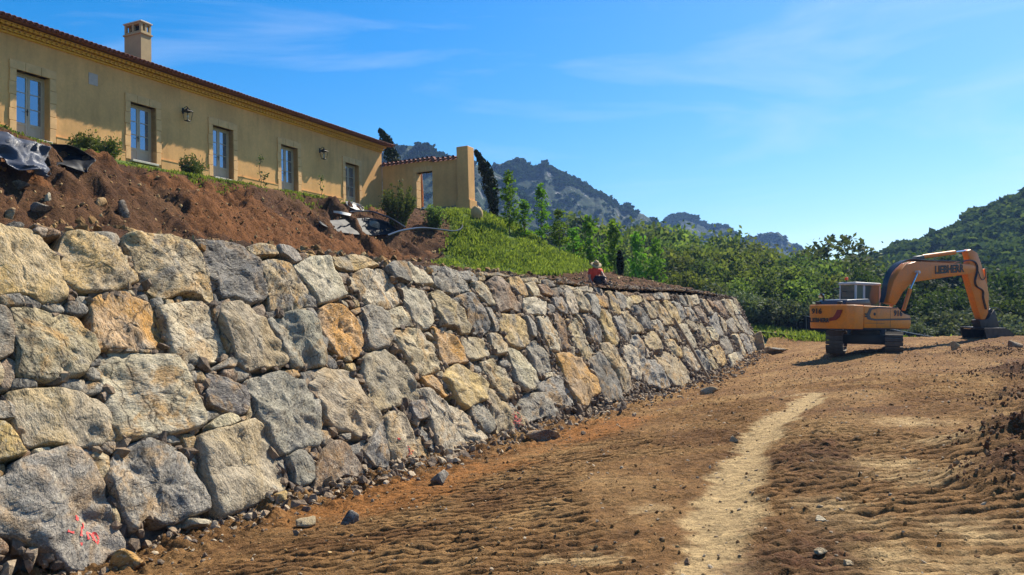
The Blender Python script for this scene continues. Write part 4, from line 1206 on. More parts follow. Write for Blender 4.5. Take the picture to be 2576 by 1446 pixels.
# wood behind the wall: rows from far to near
G1 = 'trees of the wood behind the stone wall'
L_mid = 'mid green bushy tree in the wood behind the stone wall'
L_drk = 'dark green dense tree in the wood behind the stone wall'
for x, y, dp, k in [(1330, 590, 118, 0), (1400, 560, 122, 1), (1450, 548, 120, 1), (1510, 556, 118, 0), (1575, 560, 116, 0), (1640, 566, 118, 0), (1700, 572, 116, 0), (1760, 580, 114, 0), (1820, 590, 116, 0), (1880, 604, 112, 0), (1940, 618, 114, 0),
                    (1990, 630, 112, 0), (2045, 640, 110, 0), (1250, 600, 120, 1), (2170, 652, 112, 1), (2230, 655, 110, 1),
                    (1360, 610, 98, 1), (1430, 590, 96, 0), (1490, 596, 95, 1), (1550, 600, 94, 0), (1620, 598, 96, 0), (1690, 604, 94, 0), (1750, 616, 92, 0), (1810, 622, 92, 0), (1870, 630, 90, 0), (1935, 640, 90, 0), (2000, 650, 88, 1), (2060, 652, 86, 0), (2120, 660, 88, 1),
                    (1480, 640, 80, 1), (1560, 650, 78, 0), (1630, 640, 76, 0), (1700, 636, 76, 0), (1770, 648, 74, 1), (1840, 655, 74, 0), (1905, 662, 72, 0), (1970, 668, 72, 0), (2040, 680, 70, 1), (2100, 690, 70, 0),
                    (1660, 668, 66, 1), (1735, 676, 64, 0), (1800, 690, 63, 0), (1870, 700, 62, 0), (1940, 700, 62, 1), (2010, 704, 61, 0)]:
    tree_at(K_DARK if k else K_MID, x, y, dp, 6.6, 'tree', ('dark' if k else 'mid') + (' green tree on the skyline of the wood' if dp > 105 else ' green tree in the middle of the wood behind the wall' if dp > 84 else ' green tree of the inner wood right of the saplings' if dp > 68 else ' green tree at the front edge of the wood by the bare soil'), 'tree', G1)
# trees and scrub behind the excavator
G2 = 'trees behind the excavator'
for x, y, dp in [(2160, 690, 66), (2300, 660, 92), (2370, 655, 90), (2440, 662, 88), (2510, 668, 86), (2570, 660, 88), (2640, 665, 86), (2335, 700, 70), (2400, 712, 64), (2460, 705, 66), (2530, 700, 68), (2600, 690, 70), (2250, 700, 68), (2350, 735, 63), (2430, 745, 62), (2545, 740, 63), (2620, 735, 64)]:
    tree_at(K_VD, x, y, dp, 6.6, 'tree', 'dark green bushy tree growing high behind the excavator' if dp > 80 else 'dark green bushy tree growing close behind the excavator and its boom', 'tree', G2)
tree_at([K_OPEN], 2105, 606, 96, 6.9, 'open_crowned_tree', 'open crowned dark tree standing above the wood left of the excavator', 'tree', None, 1.15)
G3 = 'grey green shrubs beyond the track'
for x, y, dp in [(1850, 735, 57), (1790, 722, 58), (1905, 745, 58), (1960, 750, 57), (2060, 742, 60), (2330, 792, 58), (2370, 782, 58), (2420, 790, 57), (2490, 810, 56), (2545, 820, 55), (2600, 815, 55), (2395, 815, 56), (2310, 815, 56), (2520, 795, 58), (2450, 775, 58)]:
    tree_at(K_GREY, x, y, dp, 2.7, 'grey_shrub', 'low grey green shrub beyond the far end of the wall' if x < 2200 else 'low grey green shrub under the excavator boom', 'shrub', G3, 1.1)
# young trees planted on the slope
saps = [(1278, 430, 46, 'tallest slim sapling just right of the leaning cypress'), (1318, 505, 47, 'short bushy sapling between the two tall saplings'), (1360, 465, 49, 'tall slim sapling second tallest on the green slope'),
        (1405, 528, 47, 'leafy sapling right of the two tall saplings'), (1440, 575, 50, 'small sapling in front of the dark wood, left of the hat'), (1478, 540, 53, 'slim sapling directly above the crouching person'),
        (1540, 556, 55, 'slim sapling up and right of the crouching person'), (1602, 585, 57, 'thin sapling standing at the edge of bare soil, third from right'), (1648, 600, 58, 'thin sapling at the edge of bare soil, rightmost'),
        (1455, 610, 51, 'low leafy sapling left of the hat'), (1520, 640, 52, 'low leafy sapling right behind the crouching person')]
for x, y, dp, lb in saps:
    e = tree_at(K_SAP, x, y, dp, 4.8, 'sapling', lb, 'sapling', 'young trees planted on the slope')
    p = np.array(e.location)
    k = e.scale[2]; e.scale = (max(0.8, 0.95 * k), max(0.8, 0.95 * k), k)
# leaning cypresses
def cypress(name, px, dep, wmax, label, seed):
    r = np.random.default_rng(seed)
    P = np.array([hitdepth(x, y, dep) for x, y in px])
    n = 2600
    t = r.uniform(0, 1, n) ** 0.8
    tt = np.linspace(0, 1, len(P))
    C = np.stack([np.interp(t, tt, P[:, i]) for i in range(3)], 1)
    w = wmax * np.interp(t, [0, 0.08, 0.35, 0.7, 0.9, 1], [0.45, 0.8, 1.0, 0.75, 0.4, 0.1]) * (1 + 0.25 * vn(np.c_[t * 14, np.full(n, seed), np.zeros(n)], 4))
    d_ = r.normal(size=(n, 3)); d_[:, 2] *= 0.3; d_ /= np.linalg.norm(d_, axis=1)[:, None]
    Q = C + d_ * (w * np.sqrt(r.uniform(0.1, 1, n)))[:, None]
    V, F = leaf_quads(Q, 0.12, r, 0.4, up=1.2)
    e = empty(name, P[0], label, 'tree')
    me = raw_mesh('crown', V - P[0], [F], False); add_attr(me, 'tint', np.repeat(r.uniform(0, 1, n), 4)); link('crown', me, M_LEAF_CYP, e)
    mb = MB(); mb.tube([p - P[0] - np.array([0, 0, .6 if i == 0 else 0]) for i, p in enumerate(P)], [0.09 * (1 - 0.12 * i) for i in range(len(P))], 6)
    link('trunk', mb.mesh('trunk', True), M_BARK, e)
cypress('cypress', [(1245, 555), (1240, 500), (1230, 450), (1215, 412), (1196, 378)], 51, 0.44, 'dark cypress leaning left beside the gate pillar', 71)
cypress('cypress', [(1000, 470), (992, 420), (980, 375), (968, 345), (955, 325)], 58, 0.5, 'dark cypress with bent tip showing behind the roof corner', 72)
cypress('cypress', [(1052, 525), (1051, 490), (1050, 455), (1049, 430)], 56, 0.35, 'dark cypress trunk seen through the garden gateway', 73)
cypress('cypress', [(1562, 690), (1561, 670), (1560, 650), (1558, 632)], 47, 0.16, 'small thin young cypress at the edge of bare soil', 74)
p0_ = hitdepth(1064, 520, 54); p1_ = hitdepth(1060, 432, 54)
mb = MB(); mb.tube([p0_ - p0_, (p1_ - p0_) * 0.5 + np.array([.02, 0, 0]), p1_ - p0_], [0.06, 0.055, 0.045], 8)
link('wooden_post', mb.mesh('wooden_post', True), simple('orange_post', (0.42, 0.16, 0.06), 0.8, var=.25, bump=.4), None, 'slim orange brown wooden post standing in the garden gateway', 'post', loc=p0_)

# ------------------------------------------------------------------ shrubs and plants by the house
def bush(name, px, py_base, dep_n, rx, rz, label, seed, mat, n=1500, lsize=0.07, spiky=False, cat='shrub'):
    b = hit(px, py_base, NV * dep_n, NV)
    s, n_ = SN(b)
    z = b[2]
    r = np.random.default_rng(seed)
    nst = 60 if spiky else 26
    V0 = []; mb = MB(); P = []
    for i in range(nst):
        a = r.uniform(0, 6.283); rr_ = math.sqrt(r.uniform(0, 1)) * 0.9
        tip = np.array([rx * rr_ * math.cos(a), rx * rr_ * math.sin(a), rz * (1.15 - 0.55 * rr_ ** 2) * r.uniform(0.6, 1.1)])
        foot = np.array([tip[0] * 0.25, tip[1] * 0.25, -0.1])
        mid = foot * 0.5 + tip * 0.5 + np.array([0, 0, 0.08 * rz])
        mb.tube([foot, mid, tip], [0.014, 0.009, 0.004], 4)
        m_ = max(6, n // nst); t = r.uniform(0.15, 1.02, m_)[:, None]
        q = (1 - t) ** 2 * foot + 2 * t * (1 - t) * mid + t * t * tip
        P.append(q + r.normal(size=(m_, 3)) * (0.045 if spiky else 0.10) * min(1.0, rx * 1.4))
    P = np.concatenate(P)
    V, F = leaf_quads(P, lsize, r, 0.4, up=1.0 if spiky else 0.2)
    e = empty(name, b, label, cat)
    me = raw_mesh('foliage', V, [F], False); add_attr(me, 'tint', np.repeat(r.uniform(0, 1, len(P)), 4)); link('foliage', me, mat, e)
    link('stems', mb.mesh('stems', True), M_BARK, e)
    return e
M_LEAF_BUSH = leaf_material('leaf_bush', (0.05, 0.075, 0.02), (0.16, 0.19, 0.06), 0.3)
bush('house_shrub', 215, 385, 27.2, 0.75, 0.62, 'leafy shrub against the house wall, left half of the wide clump between first two doors', 81, M_LEAF_BUSH, 1500, 0.075)
bush('house_shrub', 262, 395, 27.2, 0.75, 0.62, 'leafy shrub against the house wall, right half of the wide clump between first two doors', 82, M_LEAF_BUSH, 1500, 0.075)
bush('house_shrub', 487, 442, 27.2, 0.62, 0.72, 'small shrub by the house wall between second and third door', 83, M_LEAF_BUSH, 1100, 0.07)
bush('house_shrub', 468, 440, 27.3, 0.3, 0.85, 'thin upright shrub touching the small shrub between second and third door', 84, M_LEAF_BUSH, 300, 0.06)
bush('rosemary_bush', 1003, 572, 22.3, 1.05, 1.9, 'big spiky grey green bush in front of the garden gate wall', 85, M_LEAF_BUSH, 5200, 0.075, True)
bush('green_bush', 1094, 572, 21.6, 0.72, 1.0, 'smaller dark green bush under the gate pillar beside the big bush', 86, M_LEAF_MID, 1900, 0.075)
for x, y, h_, lb, sd in [(655, 468, 1.35, 'tall wiry climbing plant on the wall between third and fourth door', 91), (808, 490, 0.9, 'small wiry climbing plant on the wall between the last two doors', 92), (665, 470, 0.55, 'low wiry plant beside the tall climber between third and fourth door', 93)]:
    b = hit(x, y, NV * 28.1, NV); r = np.random.default_rng(sd); mb = MB()
    pts = [b * 0 + np.array([0.05 * math.sin(i * 1.3), 0.03 * math.cos(i), h_ * i / 6]) for i in range(7)]
    mb.tube(pts, 0.016, 5)
    e = empty('climbing_plant', b, lb, 'plant'); link('stem', mb.mesh('stem', True), M_BARK, e)
    P = np.concatenate([np.array(pts)[r.integers(2, 7, 26)] + r.normal(size=(26, 3)) * 0.07, np.array(pts)[[6] * 16] + r.normal(size=(16, 3)) * 0.09])
    V, F = leaf_quads(P, 0.07, r); me = raw_mesh('foliage', V, [F], False); add_attr(me, 'tint', np.repeat(r.uniform(0, .6, len(P)), 4)); link('foliage', me, M_LEAF_DARK, e)
# grass tufts and ground cover
def blades(name, S, Nn, hgt, seed, mat, label, wide=0.02, per=6, spread=0.08, zfun=None):
    r = np.random.default_rng(seed); n = len(S)
    Z = zfun(S, Nn) if zfun else bank_height(S, Nn)[0]
    P = np.repeat(W(S, Nn, Z), per, 0) + np.c_[r.normal(size=(n * per, 2)) * spread, np.zeros(n * per)]
    H = np.repeat(hgt, per) * r.uniform(0.5, 1.2, n * per)
    a = r.uniform(0, 6.283, n * per); lean = r.normal(size=(n * per, 2)) * 0.35
    side = np.c_[np.cos(a), np.sin(a), 0 * a] * (wide * r.uniform(.6, 1.4, n * per))[:, None]
    tip = P + np.c_[lean * H[:, None], H]
    mid = P + np.c_[lean * H[:, None] * 0.35, H * 0.6]
    V = np.stack([P - side * .5 - np.array([0, 0, .03]), P + side * .5 - np.array([0, 0, .03]), mid + side, tip, mid - side], 1).reshape(-1, 3)
    F = np.arange(n * per * 5).reshape(-1, 5)
    me = raw_mesh(name, V, [F], False); add_attr(me, 'tint', np.repeat(np.clip(np.repeat(r.uniform(0, 1, n), per) * .6 + r.uniform(0, .4, n * per), 0, 1), 5))
    return link(name, me, mat, None, label, None, None, 'stuff')
r = np.random.default_rng(3)
S = r.uniform(31, 50, 26000); Nn = r.uniform(12, 25, 26000)
gm = green_mask(S, Nn, W(S, Nn, 0)); cl_ = fbm(W(S, Nn, 0) * 0.9, 3, 12); k = (r.random(len(S)) < gm * (0.6 + 1.1 * cl_)) & (gm > 0.3 - 0.3 * cl_); cl_ = cl_[k]
S, Nn = S[k], Nn[k]
blades('ground_cover', S, Nn, r.uniform(0.07, 0.2, len(S)) * np.clip(1 + 1.0 * cl_, 0.5, 1.6), 4, M_LEAF_GRASS, 'bright green flowering ground cover on the slope right of the gate', 0.036, 9, 0.16)
S = r.uniform(4, 43, 5200); Nn = EDGE_N - 0.25 + np.abs(r.normal(size=5200)) * 0.8
k = (Nn < 27.6) & (fbm(np.c_[S * 0.7, Nn * 0.4, 0 * S], 3, 15) > -0.12); S, Nn = S[k], Nn[k]
blades('turf_grass', S, Nn, r.uniform(0.04, 0.13, len(S)) * (0.6 + 0.9 * np.clip(fbm(np.c_[S * 0.5, 0 * S, 0 * S], 2, 16) + .3, 0, 1.4)), 5, M_LEAF_GRASS, 'thin strip of turf along the top edge of the earth bank', 0.03, 5, 0.08)
S = r.uniform(49, 74, 9000); Nn = r.uniform(-4, 12, 9000)
k = S > 53 + 0.2 * Nn; S, Nn = S[k], Nn[k]
blades('meadow_grass', S, Nn, r.uniform(0.15, 0.4, len(S)), 6, M_LEAF_GRASS, 'rough green grass beyond the end of the stone wall', 0.05, 4, 0.15, lambda s, n: np.where(s > 57, MEADOW(s, n), GROUND(s, n)))
# ------------------------------------------------------------------ the house
HD = 28.5                                   # facade
M_PLASTER = NT('ochre_plaster')
_v = M_PLASTER.pos(); _a = M_PLASTER.noise(_v, 0.6, 5, 0.6); _b = M_PLASTER.noise(_v, 9, 5, 0.65)
_c = M_PLASTER.mix(1.0, (0.71, 0.395, 0.152), M_PLASTER.ramp(_a, [(0.3, 0.84), (0.7, 1.14)]), 'MULTIPLY')
_st = M_PLASTER.n('Mapping', {'Vector': _v, 'Scale': (2.2, 2.2, 0.25)}).outputs[0]
_c = M_PLASTER.mix(1.0, _c, M_PLASTER.ramp(M_PLASTER.noise(_st, 1.3, 5, 0.65, 0.3), [(0.35, 0.91), (0.55, 1.02)]), 'MULTIPLY')
_c = M_PLASTER.mix(1.0, _c, M_PLASTER.ramp(_b, [(0.3, 0.93), (0.7, 1.06)]), 'MULTIPLY')
M_PLASTER.principled(_c, 0.92, M_PLASTER.bump(_b, 0.35, 0.01), spec=0.15); M_PLASTER = M_PLASTER.m
M_TRIM = simple('yellow_limewash', (0.76, 0.42, 0.06), 0.9, var=0.12, scale=3, bump=.2)
M_SURR = simple('sandstone_surround', (0.72, 0.42, 0.175), 0.9, var=0.16, scale=3.5, bump=.4)
M_TILE = simple('terracotta_tile', (0.24, 0.085, 0.05), 0.85, var=0.35, scale=2.0, bump=.4)
M_WOOD = simple('painted_door_wood', (0.46, 0.37, 0.26), 0.55, var=0.08, scale=5)
M_IRON = simple('dark_iron', (0.018, 0.016, 0.015), 0.5, 0.6, var=0.2)
M_SILL = simple('pale_stone_sill', (0.50, 0.45, 0.36), 0.85, var=0.15, scale=5, bump=.3)
gl = NT('window_glass'); gl.principled((0.30, 0.34, 0.40), 0.04, None, 0.72, 0.8); M_GLASS = gl.m
gl = NT('lantern_glass'); gl.principled((0.25, 0.24, 0.2), 0.1, None, 0.1, 0.6); M_LGLASS = gl.m
HB = 9.62
house = empty('house', W(24, HD, HB), 'long low ochre plastered house with tiled roof and five glazed doors', 'house')
hW = Matrix(((DV[0], NV[0], 0, 0), (DV[1], NV[1], 0, 0), (0, 0, 1, 0), (0, 0, 0, 1)))     # house axes: x along the front, y uphill, z up
house.matrix_world = hW
def hp(name, mb, mat, parent, smooth=False, bevel=0, seg=1):
    return link(name, mb.mesh(name, smooth, bevel, seg), mat, parent)
doors = [(19.72, 21.02), (24.62, 25.92), (29.14, 30.44), (33.78, 35.08), (39.18, 40.48)]
DT, DS = 12.17, 9.78                       # door head and sill
H0, H1 = 5.0, 42.87                        # the front runs from .. to
HTOP = 13.62
mb = MB()
xs = [H0] + [v for d_ in doors for v in d_] + [H1]
for i in range(0, len(xs), 2): mb.box((xs[i], HD, 8.6), (xs[i + 1], HD + 0.4, HTOP))
for a, b in doors:
    mb.box((a, HD, DT), (b, HD + 0.4, HTOP)); mb.box((a, HD, 8.6), (b, HD + 0.4, DS))
mb.box((H1 - 0.4, HD + 0.4, 8.6), (H1, HD + 8, HTOP)); mb.box((H0, HD + 0.4, 8.6), (H0 + 0.4, HD + 8, HTOP)); mb.box((H0 + .4, HD + 7.6, 8.6), (H1 - .4, HD + 8, HTOP))
hp('wall', mb, M_PLASTER, house)
mb = MB()
for i in range(0, len(xs), 2):
    a, b = xs[i] + (0.27 if i else 0), xs[i + 1] - (0.27 if i + 2 < len(xs) else 0)
    hp('plinth', MB().prism([(0.002, 8.6), (.045, 8.6), (.045, 10.02), (.06, 10.025), (.06, 10.06), (.002, 10.065)], lambda p: (a, HD - p[0], p[1]), lambda p: (b, HD - p[0], p[1])), M_PLASTER, house)
for k, (a, b) in enumerate(doors):
    sur = hp('door_surround', MB().box((a - 0.02, HD - 0.028, DT + 0.31), (b + 0.02, HD - 0.002, DT + 0.335)), M_SURR, house)
    for side, (x0, x1) in enumerate(((a - 0.25, a), (b, b + 0.25))):
        zz = DS
        hh = [0.52, 0.44, 0.5, 0.47, 0.46]
        for j, h_ in enumerate(hh):
            w_ = 0.03 if j % 2 else 0.0
            top = min(zz + h_, DT)
            hp('block', MB().box((x0 - (w_ if side == 0 else 0), HD - 0.05, zz + 0.006), (x1 + (w_ if side else 0), HD + 0.26, top - 0.006)), M_SURR, sur, bevel=0.008); zz = top
    for j in range(3):
        x0 = a - 0.27 + j * (b - a + 0.54) / 3
        hp('block', MB().box((x0 + .006, HD - 0.05, DT), (x0 + (b - a + 0.54) / 3 - .006, HD + 0.26, DT + 0.31)), M_SURR, sur, bevel=0.008)
    hp('sill', MB().box((a - 0.02, HD - 0.18, DS - 0.09), (b + 0.02, HD + 0.3, DS)), M_SILL, house, bevel=0.012)
    fd = hp('french_door', MB().box((a, HD + 0.26, DS), (a + 0.05, HD + 0.33, DT)).box((b - 0.05, HD + 0.26, DS), (b, HD + 0.33, DT)).box((a + .05, HD + 0.26, DT - 0.06), (b - .05, HD + 0.33, DT)), M_WOOD, house)
    mid = (a + b) / 2
    for sgn, (x0, x1) in enumerate(((a + 0.052, mid - 0.004), (mid + 0.004, b - 0.052))):
        z0, z1 = DS + 0.02, DT - 0.065; y0, y1 = HD + 0.275, HD + 0.32; st = 0.085
        lf = MB()
        lf.box((x0, y0, z0), (x0 + st, y1, z1)).box((x1 - st, y0, z0), (x1, y1, z1)).box((x0 + st, y0, z1 - 0.08), (x1 - st, y1, z1)).box((x0 + st, y0, z0), (x1 - st, y1, z0 + 0.12))
        zp = z0 + 0.52
        lf.box((x0 + st, y0, zp - 0.05), (x1 - st, y1, zp + 0.05)); lf.box((x0 + st, y0 + 0.018, z0 + 0.12), (x1 - st, y1 - 0.01, zp - 0.05))
        g0, g1 = zp + 0.05, z1 - 0.08; gh = (g1 - g0) / 3
        for q in (1, 2): lf.box((x0 + st, y0 + 0.006, g0 + q * gh - 0.016), (x1 - st, y1 - 0.006, g0 + q * gh + 0.016))
        hp('leaf_frame', lf, M_WOOD, fd)
        for q in range(3):
            hp('pane', MB().box((x0 + st + .001, y0 + 0.02, g0 + q * gh + (0.017 if q else 0.001)), (x1 - st - .001, y0 + 0.027, g0 + (q + 1) * gh - (0.017 if q < 2 else 0.001))), M_GLASS, fd)
    hd = MB().box((mid - 0.035, HD + 0.262, DS + 0.88), (mid + 0.0, HD + 0.274, DS + 1.12)); hd.tube([(mid - 0.02, HD + .27, DS + 1.02), (mid - 0.02, HD + .21, DS + 1.02), (mid - 0.15, HD + .21, DS + 1.03)], 0.011, 6)
    hp('handle', hd, M_IRON, fd)
hp('vent_plate', MB().box((22.68, HD - 0.02, 12.40), (23.09, HD - 0.002, 12.86)), simple('pale_lilac_plate', (0.50, 0.40, 0.34), 0.8), house, bevel=0.004)
# genoise cornice: two rows of half-round tile ends under the eaves
def scallops(z, out0, out1, pitch, rad):
    mb = MB()
    n = int((H1 - H0) / pitch)
    for i in range(n):
        c = H0 + (i + 0.5) * pitch
        a = np.linspace(0, math.pi, 7)
        arc = [(c + rad * math.cos(w), z + rad * 0.9 * math.sin(w)) for w in a]
        arc2 = [(c + (rad - .018) * math.cos(w), z + (rad * .9 - .018) * math.sin(w)) for w in a[::-1]]
        pts = arc + arc2
        V = [(x, HD - out1, zz) for x, zz in pts] + [(x, HD - out0, zz) for x, zz in pts]; m_ = len(pts)
        F = [[j, 13 - j, 12 - j, j + 1] for j in range(6)]
        F += [[j, (j + 1) % m_, m_ + (j + 1) % m_, m_ + j] for j in range(m_)]
        mb.add(V, F)
        # mortar fill, set back a little
        mb.add([(x, HD - out1 + 0.03, zz) for x, zz in arc2], [list(range(7))])
    mb.box((H0, HD - out1 + 0.015, z + rad * 0.9), (H1, HD - out0, z + rad * 0.9 + 0.035))
    return mb
cor = hp('cornice', MB().box((H0, HD - 0.10, 13.36), (H1, HD - 0.003, 13.42)), M_TRIM, house)
hp('scalloped_course', scallops(13.42, 0.003, 0.22, 0.21, 0.098), M_TRIM, cor)
hp('scalloped_course', scallops(13.555, 0.003, 0.40, 0.21, 0.098), M_TRIM, cor)
# roof
EZ, EO = 13.70, 0.74                       # eave height and overhang
PT = math.tan(R_(17))
rf = MB()
rf.prism([(HD - EO + 0.1, EZ - 0.03 + 0.1 * PT), (HD + 4.3, EZ + (4.3 + EO) * PT - 0.03), (HD + 8.6, EZ - 0.03), (HD + 8.6, EZ - 0.09), (HD + 4.3, EZ + (4.3 + EO) * PT - 0.13), (HD - 0.0, EZ - 0.03 + EO * PT - 0.12), (HD - EO + 0.1, EZ - 0.05 + 0.1 * PT)],
         lambda p: (H0 - 0.3, p[0], p[1]), lambda p: (H1 + 0.30, p[0], p[1]))
roof = hp('roof', rf, M_TILE, house)
def tile_mesh(L_=0.48, r0=0.088, r1=0.07, concave=False):
    V, F = [], []; k = 7
    for t, rr_ in ((0, r0), (1, r1)):
        for off in (0, 0.014):
            for j in range(k):
                w = math.pi * j / (k - 1); s_ = -1 if concave else 1
                V.append(((rr_ - off) * math.cos(w), t * L_, s_ * (rr_ - off) * math.sin(w)))
    o = lambda t, off, j: (t * 2 + off) * k + j
    for j in range(k - 1):
        F += [[o(0, 0, j), o(0, 0, j + 1), o(1, 0, j + 1), o(1, 0, j)], [o(0, 1, j), o(1, 1, j), o(1, 1, j + 1), o(0, 1, j + 1)], [o(0, 0, j), o(0, 1, j), o(0, 1, j + 1), o(0, 0, j + 1)]]
    me = bpy.data.meshes.new('roof_tile'); me.from_pydata(V, [], F)
    for p in me.polygons: p.use_smooth = True
    me.materials.append(M_TILE); return me
TM, TMC = tile_mesh(), tile_mesh(0.48, 0.085, 0.085, True)
nt = int((H1 + 0.5 - H0) / 0.205)
rt2 = random.Random(9)
for i in range(nt):
    x = H0 - 0.2 + i * 0.205
    o = link('roof_tile', TM, None, roof, loc=(x, HD - EO - 0.02 + rt2.uniform(-.015, .015), EZ + 0.015)); o.rotation_euler = (math.atan(PT), 0, rt2.uniform(-.02, .02))
    o = link('channel_tile', TMC, None, roof, loc=(x + 0.1025, HD - EO + 0.01, EZ + 0.06)); o.rotation_euler = (math.atan(PT), 0, 0)
# the tiles further up the slope, joined
tv = np.array([v.co[:] for v in TM.vertices]); tf = np.array([list(p.vertices) for p in TM.polygons])
Vs, Fs, off = [], [], 0
rotm = np.array(Matrix.Rotation(math.atan(PT), 3, 'X'))
for j in range(1, 12):
    for i in range(nt):
        y = j * 0.40
        Vs.append(tv @ rotm.T + np.array([H0 - 0.2 + i * 0.205, HD - EO + y, EZ + 0.012 + y * PT])); Fs.append(tf + off); off += len(tv)
me = raw_mesh('upper_tiles', np.concatenate(Vs), [np.concatenate(Fs)]); link('upper_tiles', me, M_TILE, roof, kind='stuff')
# verge tiles at the right hand end
for j in range(10):
    o = link('roof_tile', TM, None, roof, loc=(H1 + 0.30, HD - EO + j * 0.44, EZ + 0.05 + j * 0.44 * PT)); o.rotation_euler = (math.atan(PT), 0, 0)
# chimney
CN0 = HD + 1.55
cp = hit(355, 150, NV * CN0, NV); c_s = SN(cp)[0]
cq = hit(381, 157, NV * CN0, NV); cw = SN(cq)[0] - c_s
def s_at(x, y, sfix):                       # n where the sight line meets the plane s = sfix
    p = hit(x, y, DV * sfix, DV); return SN(p)[1], p[2]
cn1, _ = s_at(313, 130, c_s)
zt = hit(355, 48, NV * CN0, NV)[2]
zb = EZ + (CN0 - HD) * PT - 0.2
x0, x1, y0, y1 = c_s, c_s + cw, CN0, cn1
ch = hp('chimney', MB().box((x0, y0, zb), (x1, y1, zt - 0.62)), M_PLASTER, roof)
M_CHIM = simple('chimney_render', (0.40, 0.30, 0.155), .92, var=.12, scale=3, bump=.3); ch.data.materials[0] = M_CHIM
def cprt(name, mb): return hp(name, mb, M_CHIM, roof, bevel=0.006)
cprt('chimney_collar', MB().box((x0 - .05, y0 - .05, zt - .62), (x1 + .05, y1 + .05, zt - .55)))
ct = MB()
zz0, zz1 = zt - 0.55, zt - 0.10
p_ = 0.11
mx, my = (x0 + x1) / 2, (y0 + y1) / 2
ct.box((x0, y0, zz0), (x1, y1, zz0 + .08)); ct.box((x0, y0, zz1 - .06), (x1, y1, zz1))
for xx in (x0, mx - p_ / 2, x1 - p_): 
    for yy in (y0, y1 - p_): ct.box((xx, yy, zz0 + .08), (xx + p_, yy + p_, zz1 - .06))
for xx in (x0, x1 - p_): ct.box((xx, my - p_ / 2, zz0 + .08), (xx + p_, my + p_ / 2, zz1 - .06))
cprt('chimney_top', ct)
hp('flue_core', MB().box((x0 + .2, y0 + .2, zz0 + .08), (x1 - .2, y1 - .2, zz1 - .06)), simple('flue_black', (0.02, 0.018, 0.016), 0.9), roof)  # near-black block filling the inside of the chimney top
hp('chimney_cap', MB().box((x0 - .05, y0 - .05, zz1), (x1 + .05, y1 + .05, zz1 + .05)).box((x0 + .02, y0 + .02, zz1 + .05), (x1 - .02, y1 - .02, zz1 + .10)), M_SILL, roof, bevel=0.008)
# wall lanterns
def lantern(px, py, label):
    p = hit(px, py, NV * (HD - 0.28), NV); s, n = SN(p); e = empty('wall_lantern', (0, 0, 0), label, 'lantern')
    e.matrix_world = hW @ Matrix.Translation((s, HD - 0.28, p[2]))
    fr = MB()
    t, b, h_ = 0.155, 0.095, 0.20
    for sx in (-1, 1):
        for sy in (-1, 1): fr.tube([(sx * b, sy * b, -h_), (sx * t, sy * t, h_)], 0.011, 5)
    for q, z in ((b, -h_), (t, h_)):
        fr.tube([(-q, -q, z), (q, -q, z), (q, q, z), (-q, q, z), (-q, -q, z)], 0.012, 5)
    link('frame', fr.mesh('frame', True), M_IRON, e)
    link('bottom_plate', MB().box((-b, -b, -h_ - .015), (b, b, -h_ + .004)).mesh('bottom_plate'), M_IRON, e)
    rf_ = MB().add([(-t - .03, -t - .03, h_), (t + .03, -t - .03, h_), (t + .03, t + .03, h_), (-t - .03, t + .03, h_), (-.045, -.045, h_ + .13), (.045, -.045, h_ + .13), (.045, .045, h_ + .13), (-.045, .045, h_ + .13)], [[3, 2, 1, 0], [4, 5, 6, 7], [0, 1, 5, 4], [1, 2, 6, 5], [2, 3, 7, 6], [3, 0, 4, 7]])
    rf_.tube([(0, 0, h_ + .12), (0, 0, h_ + .2)], [0.05, 0.02], 8)
    link('lantern_roof', rf_.mesh('lantern_roof'), M_IRON, e)
    br = MB(); br.tube([(0, 0, h_ + .2), (0, 0.06, h_ + .24), (0, 0.2, h_ + .2), (0, 0.275, h_ + .1)], 0.013, 6); br.box((-.05, .262, h_ - .05), (.05, .278, h_ + .2))
    link('bracket', br.mesh('bracket', True), M_IRON, e)
    bl = MB(); bl.tube([(0, 0, -h_ + .01), (0, 0, -.06)], 0.02, 8); bl.tube([(0, 0, -.06), (0, 0, -.03), (0, 0, .02), (0, 0, .05)], [0.02, 0.045, 0.045, 0.012], 10)
    link('bulb', bl.mesh('bulb', True), simple('bulb_glass', (0.7, 0.68, 0.6), 0.15), e)
lantern(472, 292, 'black iron wall lantern between second and third door of the house')
lantern(815, 390, 'black iron wall lantern between the last two doors of the house')

# ------------------------------------------------------------------ garden wall with gateway and pillar
GS = 42.90
gw = empty('garden_wall', (0, 0, 0), 'ochre garden wall with open gateway, tile coping and tall end pillar', 'wall'); gw.matrix_world = hW
mb = MB()
mb.box((GS, 26.22, 8.4), (GS + .45, HD - .002, 12.52)); mb.box((GS, 23.28, 8.4), (GS + .45, 25.02, 12.40)); mb.box((GS, 25.02, 11.90), (GS + .45, 26.22, 12.52))
hp('wall_panel', mb, M_PLASTER, gw)
pl = hp('pillar', MB().box((GS - .20, 22.55, 8.4), (GS + .58, 23.28, 13.06)), M_PLASTER, gw, bevel=0.02)
hp('pillar_base', MB().box((GS - .27, 22.47, 8.3), (GS + .65, 23.35, 9.95)), M_PLASTER, gw, bevel=0.015)
for j in range(5): hp('jamb_stone', MB().box((GS - .03, 26.10, 9.4 + j * .5), (GS + .48, 26.32 + (.06 if j % 2 else 0), 9.4 + (j + 1) * .5 - .01)), M_SURR, gw, bevel=0.01)
for j in range(3): hp('lintel_stone', MB().box((GS - .03, 25.02 + j * .43, 11.90), (GS + .48, 25.02 + (j + 1) * .43 - .01, 12.20)), M_SURR, gw, bevel=0.01)
